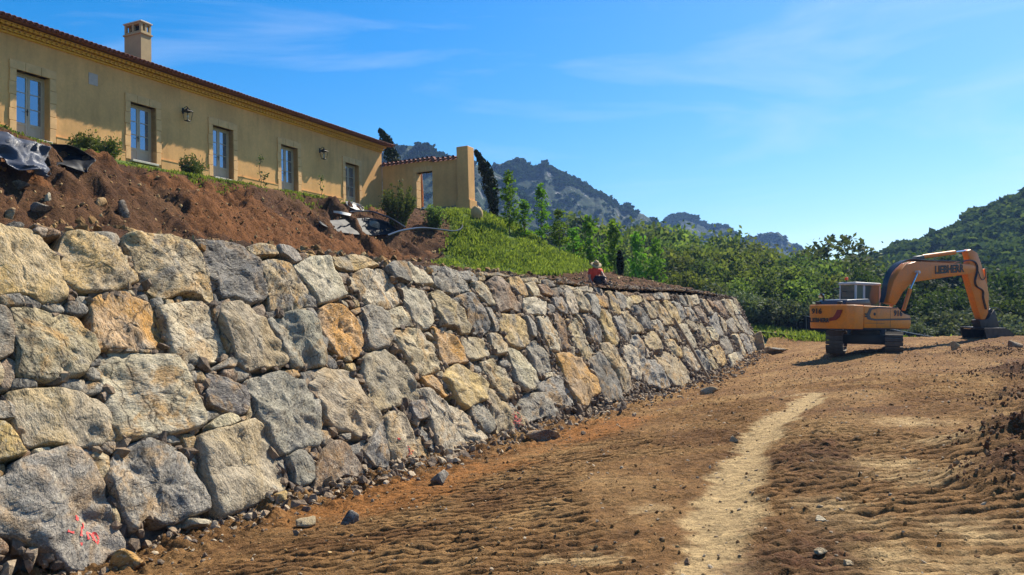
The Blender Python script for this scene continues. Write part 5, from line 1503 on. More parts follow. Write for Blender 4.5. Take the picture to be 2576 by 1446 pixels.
for (n0, n1, z) in ((25.06, HD - .05, 12.52), (23.3, 25.0, 12.40)):
    cpm = MB().prism([(-.02, z), (.225, z + .10), (.47, z)], lambda p: (GS + p[0], n0, p[1]), lambda p: (GS + p[0], n1, p[1]))
    cpg = hp('coping', cpm, M_TILE, gw)
    n_ = int((n1 - n0) / 0.30)
    for i in range(n_ + 1):
        yy = n0 + 0.02 + i * (n1 - n0 - .04) / n_
        o = link('coping_tile', TM, None, cpg, loc=(GS - .12, yy, z + .02)); o.rotation_euler = (0, 0, 0)
        o.matrix_local = Matrix.Translation((GS - .20, yy, z - .02)) @ Matrix.Rotation(R_(-90), 4, 'Z') @ Matrix.Rotation(R_(20), 4, 'X') @ Matrix.Scale(1.35, 4)
        o = link('coping_tile', TM, None, cpg)
        o.matrix_local = Matrix.Translation((GS + .65, yy, z - .02)) @ Matrix.Rotation(R_(90), 4, 'Z') @ Matrix.Rotation(R_(20), 4, 'X') @ Matrix.Scale(1.35, 4)
M_CONC = simple('grey_mortar', (0.20, 0.18, 0.15), 0.9, var=.3, scale=5, bump=.6)
hp('footing', MB().box((GS - .04, 23.36, 8.3), (GS - .002, 25.0, 9.72)), M_CONC, gw)
for k, (n_, z, r_) in enumerate([(24.5, 9.42, .11), (23.9, 9.5, .13), (23.62, 9.18, .12), (24.2, 9.2, .10), (24.75, 9.6, .09), (23.5, 9.55, .07)]):
    V, F = ROCKS2[k]; me = raw_mesh('footing_stone', V * r_ * np.array([.6, 1, 1]), [F]); link('footing_stone', me, M_SILL, gw, loc=(GS - .05, n_, z))
# ------------------------------------------------------------------ loose stones, clods and rubble
r = np.random.default_rng(21)
def on_track(S, Nn, lift=0.3, sz=None):
    P = W(S, Nn, 0.0); P[:, 2] = TZ(P[:, :2]) + (lift * sz if sz is not None else 0)
    return P
def sizes(sz, r, flat=0.65): return np.c_[sz * r.uniform(.8, 1.5, len(sz)), sz * r.uniform(.7, 1.1, len(sz)), sz * flat * r.uniform(.6, 1.2, len(sz))]
# rubble at the foot of the wall
n = 5200
S = 4.6 + 45 * r.random(n) ** 1.4; Nn = DB - np.abs(r.normal(size=n)) * 0.5 + 0.14
sz = 0.02 + 0.10 * r.random(n) ** 3.2
sz = np.where(S < 8, np.minimum(sz, .05), sz); k = (Nn < DB + .2) & ((S > 7.6) | (r.random(n) < .45)); S, Nn, sz = S[k], Nn[k], sz[k]
scatter_obj('wall_foot_rubble', ROCKS, on_track(S, Nn, .3, sz), sizes(sz, r), 31, M_RUB, None, 'broken stone rubble along the foot of the stone wall', None, 'stuff', 0.8)
# gravel and clods over the track, denser near the view point
n = 30000
S = 5 + 40 * r.random(n) ** 1.9; Nn = DB - 0.6 - 13.5 * r.random(n)
dens = 0.35 + 0.65 * np.clip(fbm(W(S, Nn, 0) * 0.9, 3, 5) + 0.4, 0, 1)
P = W(S, Nn, 0); pl_, og_, dk_, ph_ = track_fields(P[:, 0], P[:, 1], S, Nn)
k = r.random(n) < dens * (1 - 0.85 * pl_); S, Nn, dk = S[k], Nn[k], dk_[k]; n = len(S)
sz = (0.005 + 0.022 * r.random(n) ** 4) * np.interp(S, [5, 12, 40], [0.9, 1.1, 1.9])
scatter_obj('soil_crumbs', CHIPS, on_track(S, Nn, .25, sz), sizes(sz, r, .7), 32, M_CLOD, None, 'crumbs and small clods of brown soil over the dirt track', None, 'stuff', 0.8, tint=np.clip(r.random(n) * 0.9 - 0.4 * dk, 0, 1))
n = 6500
S = 5 + 38 * r.random(n) ** 1.7; Nn = DB - 0.9 - 12 * r.random(n)
sz = (0.006 + 0.028 * r.random(n) ** 5) * np.interp(S, [5, 12, 40], [0.9, 1.1, 1.8])
scatter_obj('track_gravel', ROCKS, on_track(S, Nn, .2, sz), sizes(sz, r, .5), 33, M_RUB, None, 'pale stone chips strewn over the dirt track', None, 'stuff', 0.4, tint=r.uniform(.45, 1, n))
# clods on the heap at the right
n = 13000
c = [PILE[i][0] for i in r.integers(0, len(PILE), n)]
P = np.array(c) + np.c_[r.normal(size=(n, 2)) * 1.5, np.zeros(n)]
S, Nn = P @ DV, P @ NV; ph = pile_h(P[:, 0], P[:, 1]); k = (ph > 0.12) & (S > 4.5) & (np.hypot(P[:, 0], P[:, 1]) > 4.2); S, Nn = S[k], Nn[k]; n = len(S)
sz = 0.010 + 0.042 * r.random(n) ** 4
scatter_obj('heap_clods', ROCKS2[:4] + ROCKS[:4], on_track(S, Nn, .3, sz), sizes(sz, r, .8), 34, M_DARKCLOD, None, 'dark red brown clods on the spoil heap at the right', None, 'stuff', 1.0)
# stones and clods on the bank
n = 9000
S = r.uniform(2, 46, n); Nn = r.uniform(9.4, 24.2, n)
k = (green_mask(S, Nn, W(S, Nn, 0)) < 0.3) & (S + (Nn - 10) * .1 < 49); S, Nn = S[k], Nn[k]; n = len(S)
sz = (0.025 + 0.085 * r.random(n) ** 3.5) * np.where((S < 24) & (Nn < 20), 1.35, 1.0)
Pz = W(S, Nn, bank_height(S, Nn)[0] + .2 * sz)
scatter_obj('bank_stones', ROCKS, Pz, sizes(sz, r, .8), 35, M_CLOD, None, 'loose stones and clods on the bare earth bank', None, 'stuff', 1.0, tint=r.uniform(.1, 1, n))
n = 900
S = r.uniform(4, 50, n); Nn = r.uniform(9.5, 10.4, n); sz = 0.04 + 0.10 * r.random(n) ** 2
scatter_obj('wall_top_rubble', ROCKS, W(S, Nn, bank_height(S, Nn)[0] + .15 * sz), sizes(sz, r, .6), 36, M_RUB, None, 'flat brown stones lying along the top of the wall', None, 'stuff', 0.5, tint=r.uniform(.0, .7, n))
# single rocks that stand out
PAL['e'] = (0.13, 0.085, 0.055)
def rock(px, py, wpx, hpx, colr, label, seed, name='rock', where='track', cat='rock', mat=None):
    p = ground_hit(px, py) if where == 'track' else bank_pt(px, py)
    dep = p[1]; ww = wpx / FPX * dep; hh = hpx / FPX * dep
    V, F = ROCKS3[seed % 6]
    Q = V * np.array([ww * .55, ww * .42, hh * .60])
    Q = Q * (1 + 0.12 * fbm(V * 2.5 + seed, 3, seed))[:, None]
    if where == 'track': p = np.array([p[0], p[1], float(TZ(p[None, :2])[0])])
    return link(name, raw_mesh(name, Q, [F]), mat or M_STONE, None, label, cat, loc=p + np.array([0, 0, hh * (.30 if where == 'track' else .05)]), rot=(0, 0, seed * 1.3), color=PAL[colr])
for a in [(1915, 884, 46, 52, 't', 'upright tan boulder standing at the far end of the stone wall', 1), (1955, 889, 60, 26, 'g', 'low grey boulder at the far end of the wall beside the upright boulder', 2),
          (2403, 884, 30, 30, 't', 'rounded tan rock below the excavator bucket', 3), (395, 1342, 100, 70, 't', 'angular tan rock leaning at the foot of the fluted grey stone', 4),
          (500, 1334, 105, 30, 'w', 'flat pale slab in the shade under the square tan wall stone', 5), (318, 1424, 95, 70, 'o', 'orange brown clod at the foot of the painted stone', 0),
          (1728, 1398, 22, 22, 'b', 'dark brown clod on the left rim of the pale rut', 7), (1790, 990, 70, 30, 't', 'tilted grey slab in the rubble near the far foot of the wall', 8),
          (1365, 1105, 105, 36, 'b', 'large cracked brown clod near the foot of the wall', 9), (830, 1240, 34, 34, 'b', 'brown stone block in the rubble under the wall', 10),
          (1105, 1215, 62, 40, 'd', 'dark grey block in the rubble at the middle of the wall foot', 11), (740, 1245, 60, 50, 'g', 'grey angular block tucked under the square tan wall stone', 12),
          (880, 1320, 62, 46, 'd', 'dark angular block in front of the wall rubble', 13), (700, 1280, 60, 40, 'y', 'pale yellow broken block in the rubble at the wall foot', 14),
          (770, 1330, 110, 26, 't', 'long flat tan slab in front of the wall rubble', 15), (2065, 1300, 50, 12, 'w', 'thin flat pale stone beside the right hand pale patch', 16),
          (2060, 1388, 40, 16, 't', 'brown stone on the track near the bottom right', 17), (2130, 1415, 40, 16, 't', 'half buried round stone at the bottom of the track', 18),
          (1845, 1105, 36, 18, 't', 'pale broken stone at the left edge of the rut', 19), (1340, 1330, 30, 16, 't', 'lone tan stone on the left part of the track', 20),
          (60, 1420, 130, 80, 't', 'rough brown boulder in the bottom left corner', 21), (2550, 880, 46, 26, 'b', 'red brown block on top of the spoil at the right edge', 22), (2110, 1258, 22, 10, 'b', 'small dark stone right of the rut', 23)]:
    rock(*a)
for a in [(310, 530, 52, 46, 'e', 'dark round boulder stuck in the earth bank above the wall', 31), (110, 525, 56, 32, 'e', 'dark boulder on the rubble slope at the left', 32), (50, 470, 56, 26, 'e', 'dark brown boulder below the grey sheet', 33),
          (20, 548, 60, 46, 'o', 'orange brown stone on the wall top at the left edge', 34), (255, 515, 40, 34, 'o', 'orange clod on the bank left of the dark round boulder', 35), (120, 505, 22, 36, 'w', 'pale upright stone on the rubble slope', 36),
          (930, 575, 70, 34, 'g', 'pale grey boulder in the shaded hollow under the turf', 37)]:
    rock(*a, where='bank')
M_SANDST = simple('sandstone_jar', (0.46, 0.32, 0.15), 0.9, var=.15, scale=6, bump=.4)
pj = bank_pt(1204, 556)
prof = [(0.0, .02), (.17, .0), (.26, .12), (.33, .32), (.34, .52), (.29, .70), (.20, .78), (.17, .83), (.14, .82), (.17, .77), (.26, .69), (.30, .52)]
V, F = [], []; K = 20
for i, (rad, z) in enumerate(prof):
    for j in range(K):
        w = 2 * math.pi * j / K; V.append((rad * math.cos(w), rad * math.sin(w), z + (0.05 * math.sin(3 * w) if i in (7, 8) else 0)))
for i in range(len(prof) - 1):
    for j in range(K): F.append([i * K + j, i * K + (j + 1) % K, (i + 1) * K + (j + 1) % K, (i + 1) * K + j])
me = raw_mesh('clay_jar', np.array(V) * 0.95, [np.array(F)]); link('clay_jar', me, M_SANDST, None, 'rounded sand coloured clay jar lying right of the gate pillar', 'jar', loc=pj + np.array([0, 0, .02]), rot=(.25, -.2, 0))

# ------------------------------------------------------------------ sheets, pipe, pole, fence
def sheet(name, cols, mat, label, thick=0.012, wob=0.05, seed=0, sub=8, off=0.12, cat='sheet'):
    """cloth over the bank: rows of sight lines, refined and pushed out a little"""
    G = []
    for row in cols:
        rr_ = []
        for (x, y, n) in row:
            p = hit(x, y, NV * n, NV) if n else bank_pt(x, y) - off * ray(x, y) * 3
            rr_.append(p)
        G.append(rr_)
    G = np.array(G); a, b = G.shape[:2]
    ua = np.linspace(0, a - 1, (a - 1) * sub + 1); ub = np.linspace(0, b - 1, (b - 1) * sub + 1)
    def cub(A, u):
        i = np.clip(u.astype(int), 0, len(A) - 2); t = (u - i)
        P = lambda k: A[np.clip(k, 0, len(A) - 1)]
        t = t.reshape(-1, *([1] * (A.ndim - 1)))
        p0, p1, p2, p3 = P(i - 1), P(i), P(i + 1), P(i + 2)
        return 0.5 * (2 * p1 + (p2 - p0) * t + (2 * p0 - 5 * p1 + 4 * p2 - p3) * t ** 2 + (3 * p1 - p0 - 3 * p2 + p3) * t ** 3)
    H = cub(G, ua); H = np.swapaxes(cub(np.swapaxes(H, 0, 1), ub), 0, 1)
    H = H - NV * (wob * 1.3 * (1 - 3 * np.abs(fbm(H * np.array([1.7, 1.7, .8]), 2, seed))) + wob * .5 * fbm(H * 5, 2, seed + 1))[..., None]
    idx = np.arange(H[..., 0].size).reshape(H.shape[:2])
    c0 = H.reshape(-1, 3).mean(0)
    me = raw_mesh(name, H.reshape(-1, 3) - c0, [grid_faces(idx)])
    o = link(name, me, mat, None, label, cat, loc=c0)
    sm = o.modifiers.new('thickness', 'SOLIDIFY'); sm.thickness = thick
    return o
mm = NT('silver_membrane'); v_ = mm.vec('Object'); wv = mm.n('TexWave', {'Vector': v_, 'Scale': 9.0, 'Distortion': 0.6}, wave_type='BANDS', bands_direction='Z').outputs['Fac']
mm.principled(mm.mix(mm.noise(v_, 3, 4), (0.05, 0.055, 0.07), (0.13, 0.14, 0.17)), 0.42, mm.bump(wv, .7, .03), 0.1, 0.5); M_MEMB = mm.m
M_BLACK = simple('black_sheeting', (0.008, 0.009, 0.012), 0.6, 0, .2, var=.3, scale=3, bump=.3, bscale=8)
M_WHITE = simple('white_fleece', (0.70, 0.67, 0.58), 0.85, var=.12, scale=4, bump=.5, bscale=12)
sheet('drain_membrane', [[(-60, 315, 23.6), (10, 330, 23.5), (58, 352, 23.3), (90, 362, 23.2), (118, 372, 23.1)], [(-60, 372, 23.2), (10, 362, 23.0), (52, 392, 22.9), (92, 384, 22.7), (124, 396, 22.8)],
                           [(-60, 390, 22.9), (5, 388, 22.7), (50, 412, 22.5), (88, 412, 22.4), (118, 418, 22.5)], [(-60, 400, 22.7), (0, 400, 22.5), (48, 425, 22.2), (84, 428, 22.0), (114, 447, 21.9)]], M_MEMB, 'shiny grey ribbed membrane sheet hanging over the bank at the left', .012, .17, 3)
sheet('black_sheet', [[(112, 360, 0), (150, 363, 0), (185, 370, 0), (236, 400, 0)], [(120, 380, 0), (150, 380, 0), (192, 388, 0), (236, 405, 0)], [(124, 415, 0), (146, 398, 0), (198, 408, 0), (226, 418, 0)], [(126, 442, 0), (148, 412, 0), (205, 432, 0), (214, 435, 0)]],
      M_BLACK, 'black plastic sheet hanging from the turf edge left of the shrubs', .01, .06, 5, off=.07)
sheet('white_cloth', [[(868, 505, 0), (885, 508, 0), (900, 512, 0), (912, 520, 0)], [(872, 512, 0), (888, 516, 0), (902, 520, 0), (914, 526, 0)], [(880, 518, 0), (892, 526, 0), (902, 528, 0), (913, 530, 0)]], M_WHITE, 'crumpled white cloth lying on the turf edge by the last door', .01, .05, 6, off=.05, cat='cloth')
sheet('white_strip', [[(838, 530, 0), (860, 532, 0), (884, 538, 0)], [(838, 535, 0), (858, 538, 0), (880, 543, 0)]], M_WHITE, 'small pale board lying on the bank below the white cloth', .02, .02, 7, off=.05, cat='board')
sheet('hollow_shade_sheet', [[(800, 556, 0), (860, 552, 0), (930, 548, 0), (985, 560, 0)], [(810, 566, 0), (870, 566, 0), (935, 562, 0), (995, 574, 0)], [(850, 582, 0), (890, 590, 0), (940, 592, 0), (985, 588, 0)]], M_BLACK, 'black sheet standing in for the shade in the hollow below the spiky bush', .01, .05, 8, off=.10)  # black sheet put in for the deep shade under the overhanging turf
def bank_path(px, lift): return [bank_pt(x, y) + np.array([0, 0, lift]) - .05 * NV for x, y in px]
def smooth_path(P, k=10):
    P = np.array(P); out = []
    for i in range(len(P) - 1):
        p0, p1, p2, p3 = P[max(i - 1, 0)], P[i], P[i + 1], P[min(i + 2, len(P) - 1)]
        for t in np.linspace(0, 1, k, endpoint=False): out.append(0.5 * (2 * p1 + (p2 - p0) * t + (2 * p0 - 5 * p1 + 4 * p2 - p3) * t ** 2 + (3 * p1 - p0 - 3 * p2 + p3) * t ** 3))
    out.append(P[-1]); return out
M_PIPE = simple('black_pipe', (0.02, 0.02, 0.022), 0.28, var=.1)
pp = [hit(x, y, NV * n, NV) for x, y, n in [(975, 592, 18.6), (1010, 580, 18.9), (1060, 573, 19.3), (1105, 577, 19.4), (1140, 581, 19.6), (1158, 576, 20.0), (1163, 566, 20.6), (1155, 552, 21.3), (1140, 542, 22.0), (1122, 536, 22.4)]]
pp = [np.array([p[0], p[1], max(p[2], float(bank_z(*SN(p))[0]) + .05)]) for p in pp]
mb = MB(); mb.tube([p - pp[0] for p in smooth_path(pp)], 0.042, 8)
link('irrigation_pipe', mb.mesh('irrigation_pipe', True), M_PIPE, None, 'thick black plastic pipe looping out of the bank below the gate pillar', 'pipe', loc=pp[0])
pp = [hit(x, y, NV * n, NV) for x, y, n in [(880, 533, 22.6), (905, 531, 22.8), (935, 532, 22.6), (960, 540, 22.0), (985, 550, 21.2), (1005, 562, 20.2), (1020, 572, 19.4)]]
pp = [np.array([p[0], p[1], max(p[2], float(bank_z(*SN(p))[0]) + .05)]) for p in pp]
mb = MB(); mb.tube([p - pp[0] for p in smooth_path(pp)], 0.035, 8)
link('irrigation_pipe', mb.mesh('irrigation_pipe', True), M_PIPE, None, 'thin black pipe running from the white cloth down past the spiky bush', 'pipe', loc=pp[0])
# timber pole leaning on the wall
a_ = hit(1695, 799, P0 + WV * .25, WV); b_ = hit(1783, 951, P0 + WV * .55, WV)
mb = MB(); mb.tube([np.zeros(3), (b_ - a_) * .5 + WV * .02, b_ - a_], [.045, .05, .055], 7)
link('timber_pole', mb.mesh('timber_pole', True), simple('weathered_timber', (0.24, 0.17, 0.10), .85, var=.25, bump=.4), None, 'long weathered timber pole leaning against the far part of the wall', 'pole', loc=a_)
# dark silt fence beyond the track
fp = [(1872, 773, 62), (1925, 778, 60), (1985, 787, 58), (2040, 797, 56), (2120, 808, 53), (2210, 822, 51), (2300, 839, 49), (2360, 849, 48), (2415, 859, 47), (2470, 866, 46), (2560, 872, 45)]
tops = np.array([hitdepth(x, y, dd) for x, y, dd in fp])
tops = np.array(smooth_path(tops, 5)); zg = np.array([min(zmeadow(np.array([p[0], p[1], 0])), p[2] - .7) for p in tops])
bot = tops.copy(); bot[:, 2] = zg - .25
e = empty('silt_fence', bot[0], 'low black fabric fence with pale rope edge behind the excavator', 'fence')
mid_ = (tops + bot) / 2 + np.c_[.06 * np.sin(np.arange(len(tops)) * 1.1), 0.06 * np.cos(np.arange(len(tops))), 0 * tops[:, 0]]
G = np.stack([bot, mid_, tops], 1); idx = np.arange(G[..., 0].size).reshape(G.shape[:2])
o = link('fabric', raw_mesh('fabric', G.reshape(-1, 3) - bot[0], [grid_faces(idx)]), simple('black_fabric', (0.012, 0.013, 0.016), .8, var=.3, scale=4, bump=.3), e)
o.modifiers.new('thickness', 'SOLIDIFY').thickness = .01
mb = MB(); mb.tube([p - bot[0] for p in tops], .028, 6); link('rope_edge', mb.mesh('rope_edge', True), simple('pale_rope', (.5, .5, .47), .8), e)
for i in range(2, len(tops), 6):
    mb = MB(); mb.tube([bot[i] - bot[0], tops[i] - bot[0] + np.array([0, 0, .12])], .03, 6); link('post', mb.mesh('post', True), simple('pale_post', (.32, .29, .24), .8), e)
for dx in (0, .35):
    q = hitdepth(2244 - 240 + dx * 36, 805, 57.3); mb = MB(); mb.tube([q - bot[0] + np.array([0, 0, -1.0]), q - bot[0] + np.array([0, 0, .35])], .03, 6); link('post', mb.mesh('post', True), simple('pale_post', (.4, .38, .33), .8), e)

# ------------------------------------------------------------------ the excavator
EXC = ground_hit(2176, 884); EXC[2] = float(TZ(EXC[None, :2])[0]) - 0.04
YAW = R_(29); TYAW = R_(90 - 22 - 2)
exc = empty('excavator', EXC, 'orange tracked excavator with its bucket lowered at the end of the dirt track', 'excavator')
def orange(name, col):
    m = NT(name); v = m.vec('Object'); f = m.noise(v, 2.0, 5, .6); g = m.noise(v, 14, 4, .6)
    c = m.mix(m.ramp(f, [(.45, 0.0), (.75, .35)]), col, (0.30, 0.20, 0.11)); c = m.mix(1.0, c, m.ramp(g, [(.3, .88), (.7, 1.08)]), 'MULTIPLY')
    m.principled(c, .42, None, 0, .5); return m.m
M_OR = orange('orange_paint', (0.76, 0.245, 0.012)); M_ORB = orange('orange_boom_paint', (0.74, 0.215, 0.013))
M_BLK = simple('black_paint', (0.02, 0.02, 0.02), .5); M_GRYP = simple('cab_grey_paint', (0.55, 0.56, 0.54), .45, var=.06)
M_RED = simple('dark_red_decal', (0.22, 0.02, 0.015), .5); M_GRAYD = simple('grey_decal', (0.07, 0.065, 0.06), .5)
M_STEEL = simple('dusty_track_steel', (0.10, 0.08, 0.06), .75, .2, var=.3, scale=5, bump=.4)
M_CHR = simple('chrome_rod', (0.55, 0.58, 0.66), .12, .95); M_BKT = simple('worn_bucket_steel', (0.055, 0.045, 0.04), .6, .5, var=.4, scale=4, bump=.3)
M_HOSE = simple('rubber_hose', (0.02, 0.022, 0.03), .3)
M_HOOD = simple('engine_hood', (0.045, 0.045, 0.05), .3, var=.2)
gl = NT('cab_glass'); gl.principled((0.10, 0.14, 0.12), .05, None, 0.0, 1.0); M_CGL = gl.m
TILT = Matrix.Rotation(R_(3.0), 4, Vector((math.sin(R_(22)), math.cos(R_(22)), 0)))
MU = TILT @ Matrix.Scale(0.97, 4) @ Matrix.Translation((0, 0, .04)) @ Matrix.Rotation(YAW, 4, 'Z'); MT = TILT @ Matrix.Scale(0.97, 4) @ Matrix.Rotation(TYAW, 4, 'Z')
def ep(name, mb, mat, M=MU, parent=None, smooth=False, bevel=0.0, seg=2):
    me = mb.mesh(name, smooth or bevel > 0, bevel, seg); me.transform(M)
    return link(name, me, mat, parent or exc)
# undercarriage (x along the tracks)
def stadium(x0, x1, r_, zc, k=9):
    a = [(x1 + r_ * math.sin(w), zc + r_ * math.cos(w)) for w in np.linspace(0, math.pi, k)]
    return a + [(x0 - r_ * math.sin(w), zc - r_ * math.cos(w)) for w in np.linspace(0, math.pi, k)]
shoe = None
for sy in (-1, 1):
    yc = sy * 1.22
    tr = ep('track_frame', MB().prism(stadium(-1.45, 1.45, .36, .5), lambda p: (p[0], yc - .22, p[1]), lambda p: (p[0], yc + .22, p[1])), M_STEEL, MT)
    per = stadium(-1.5, 1.5, .46, .5, 13); per = np.array(per + [per[0]]); L_ = np.r_[0, np.cumsum(np.linalg.norm(np.diff(per, axis=0), axis=1))]
    ns_ = 44
    for i in range(ns_):
        t = (i + .5) / ns_ * L_[-1]; p = np.array([np.interp(t, L_, per[:, 0]), np.interp(t, L_, per[:, 1])]); q = np.array([np.interp(t + .02, L_, per[:, 0]), np.interp(t + .02, L_, per[:, 1])])
        ang = math.atan2(q[1] - p[1], q[0] - p[0])
        if shoe is None:
            shoe = MB().box((-.086, -.36, -.02), (.086, .36, .02)).box((-.012, -.36, .02), (.012, .36, .055)).mesh('track_shoe'); shoe.materials.append(M_STEEL)
        o = link('track_shoe', shoe, None, tr); o.matrix_local = MT @ Matrix.Translation((p[0], yc, p[1])) @ Matrix.Rotation(-ang, 4, 'Y') 
    for xx in np.linspace(-1.1, 1.1, 6): ep('roller', MB().tube([(xx, yc - .25, .17), (xx, yc + .25, .17)], .11, 10), M_STEEL, MT, tr, True)
ep('car_body', MB().box((-.75, -.95, .42), (.75, .95, .85)).tube([(0, 0, .8), (0, 0, 1.06)], .62, 20), M_BLK, MT, bevel=.03)
# upper body, x forward, y to the machine's left
Z0, Z1 = 1.06, 2.12
def arcpts(): return [(-2.25, -1.25), (-2.48, -1.02), (-2.60, -.5), (-2.62, 0), (-2.60, .5), (-2.48, 1.02), (-2.25, 1.25), (-1.62, 1.25), (-1.62, -1.25)]
ep('counterweight', MB().prism(arcpts(), lambda p: (p[0] * .985 if p[0] < -2 else p[0], p[1] * .975, Z0), lambda p: (p[0], p[1], Z1)), M_OR, bevel=.05, seg=3)
ep('platform', MB().box((-1.62, -1.2, Z0 + .02), (1.5, 1.2, Z0 + .22)), M_BLK)
ep('side_body', MB().prism([(-1.615, Z0 + .06), (1.45, Z0 + .06), (1.55, Z0 + .3), (1.5, 1.72), (1.05, 1.80), (.60, 2.08), (-1.615, 2.10)], lambda p: (p[0], -1.25, p[1]), lambda p: (p[0], -.42, p[1])), M_OR, bevel=.03)
ep('side_body', MB().prism([(-1.615, Z0 + .06), (1.4, Z0 + .06), (1.4, 1.55), (-.25, 1.55), (-.25, 2.10), (-1.615, 2.10)], lambda p: (p[0], .42, p[1]), lambda p: (p[0], 1.25, p[1])), M_OR, bevel=.03)
ep('engine_bay', MB().box((-1.615, -.42, Z0 + .2), (.2, .42, 2.06)), M_BLK)
ep('engine_hood', MB().prism([(-2.1, 2.13), (-1.95, 2.36), (-.5, 2.44), (-.32, 2.13)], lambda p: (p[0], -.62, p[1]), lambda p: (p[0], .95, p[1])), M_HOOD, bevel=.05)
ep('hood_lid', MB().box((-1.85, -.5, 2.44), (-.55, .9, 2.475), Matrix.Rotation(R_(-3.5), 4, 'Y') @ Matrix.Translation((0.0, 0, -.09))), M_GRYP, bevel=.01)
ep('exhaust', MB().tube([(-1.95, .7, 2.1), (-1.95, .7, 2.5), (-2.12, .72, 2.66)], .05, 8), M_BLK, smooth=True)
for yy in (.75, -.45): ep('lifting_lug', MB().box((-2.3, yy - .12, Z1), (-2.15, yy + .12, Z1 + .16)), M_BLK, bevel=.03)
# seams, stripe, decals on the machine's right side and rear
side = MB()
for xx in (-.80, .10): side.box((xx - .006, -1.256, Z0 + .1), (xx + .006, -1.248, 2.05))
side.box((-1.6, -1.256, 1.33), (-.3, -1.248, 1.345))
ep('panel_seam', side, M_GRAYD)
ep('side_stripe', MB().prism([(1.53, 1.52), (1.53, 1.60), (-.9, 1.53), (-1.20, 1.56), (-1.28, 1.68), (-1.15, 1.93), (-.75, 2.0), (.55, 2.03), (.55, 2.08), (-.8, 2.06), (-1.30, 1.99), (-1.52, 1.68), (-1.42, 1.50), (-.95, 1.45)][::-1],
   lambda p: (p[0], -1.262, p[1]), lambda p: (p[0], -1.249, p[1])), M_GRAYD)
ep('grille', MB().box((-1.60, -1.27, 1.70), (-1.44, -1.248, 1.76)).box((-1.60, -1.27, 1.60), (-1.44, -1.248, 1.66)), M_BLK)
ep('panel_lock', MB().tube([(-.95, -1.265, 1.74), (-.95, -1.245, 1.74)], .07, 12), M_BLK)
def text(name, body, size, M, mat, xscale=1.0, off=.012):
    cu = bpy.data.curves.new('txt', 'FONT'); cu.body = body; cu.size = size; cu.align_x = 'CENTER'; cu.align_y = 'CENTER'; cu.offset = off; cu.extrude = .004; cu.resolution_u = 2
    to = bpy.data.objects.new('txt', cu); COL.objects.link(to)
    me = bpy.data.meshes.new_from_object(to.evaluated_get(bpy.context.evaluated_depsgraph_get()))
    bpy.data.objects.remove(to); bpy.data.curves.remove(cu)
    me.transform(M @ Matrix.Scale(xscale, 4, Vector((1, 0, 0)))); me.name = name
    me.materials.clear()
    return link(name, me, mat, exc)
RS = lambda x, z: MU @ Matrix.Translation((x, -1.262, z)) @ Matrix.Rotation(R_(90), 4, 'X')
RR = lambda y, z: MU @ Matrix.Translation((-2.645, y, z)) @ Matrix.Rotation(R_(-90), 4, 'Z') @ Matrix.Rotation(R_(90), 4, 'X')
text('side_number', '916', .34, RS(.62, 1.80), M_BLK, 1.15, .014)
text('rear_number', '916', .32, RR(.48, 1.82), M_BLK, 1.2, .012)
text('rear_lettering', 'LIEBHERR', .25, RR(.32, 1.42), M_BLK, 1.0, .012)
rs = MB().prism([(-.62, 1.90), (-.86, 1.90), (-.72, 1.58), (-.55, 1.45), (-.22, 1.40), (-.22, 1.54), (-.42, 1.58), (-.52, 1.70)], lambda p: (-2.60 + .16 * max(0, abs(p[0]) - .45), p[0], p[1]), lambda p: (-2.635 + .16 * max(0, abs(p[0]) - .45), p[0], p[1]))
ep('red_swoosh', rs, M_RED)
# cab on the left, towards the far side
cx0, cx1, cy0, cy1, cz0, cz1 = -.28, 1.45, .30, 1.25, 1.60, 3.22
cab = MB()
t_ = .085
for xx in (cx0, cx1 - t_):
    for yy in (cy0, cy1 - t_): cab.box((xx, yy, cz0), (xx + t_, yy + t_, cz1 - .12))
cab.box((cx0 + .52, cy0, cz0), (cx0 + .66, cy0 + t_, cz1 - .12))
cab.box((cx0, cy0, cz0), (cx1, cy1, cz0 + .45))
ep('cab_frame', cab, M_GRYP, bevel=.02)
ep('cab_roof', MB().box((cx0 - .03, cy0 - .03, cz1 - .12), (cx1 + .03, cy1 + .03, cz1 + .02)), M_GRYP, bevel=.05, seg=3)
w0, w1 = cz0 + .45, cz1 - .12
for nm, a, b in [('rear_window', (cx0 + .03, cy0 + t_, w0), (cx0 + .04, cy1 - t_, w1)), ('side_window', (cx0 + t_, cy0 + .03, w0), (cx0 + .52, cy0 + .04, w1)), ('side_window', (cx0 + .66, cy0 + .03, w0), (cx1 - t_, cy0 + .04, w1)),
                 ('front_window', (cx1 - .04, cy0 + t_, w0), (cx1 - .03, cy1 - t_, w1)), ('side_window', (cx0 + t_, cy1 - .04, w0), (cx1 - t_, cy1 - .03, w1))]:
    ep(nm, MB().box(a, b), M_CGL)
ep('beacon_stem', MB().tube([(cx0 + .15, cy1 - .3, cz1), (cx0 + .15, cy1 - .3, cz1 + .12)], .03, 8), M_BLK, smooth=True)
ep('beacon', MB().tube([(cx0 + .15, cy1 - .3, cz1 + .12), (cx0 + .15, cy1 - .3, cz1 + .22), (cx0 + .15, cy1 - .3, cz1 + .27)], [.085, .08, .03], 12), simple('orange_beacon', (.75, .09, .02), .2), smooth=True)
rl = MB(); rl.tube([(-.7, 1.2, 2.1), (-.7, 1.2, 2.88), (-.62, 1.2, 2.95), (.2, 1.27, 2.95)], .022, 6); rl.tube([(-.7, .75, 2.1), (-.7, .75, 2.75), (-.62, .8, 2.8), (-.3, .8, 2.8)], .018, 6)
ep('handrail', rl, M_BLK, smooth=True)
mr = MB(); mr.tube([(-.5, 1.25, 2.45), (-.75, 1.75, 2.62)], .018, 6); ep('mirror_arm', mr, M_BLK, smooth=True)
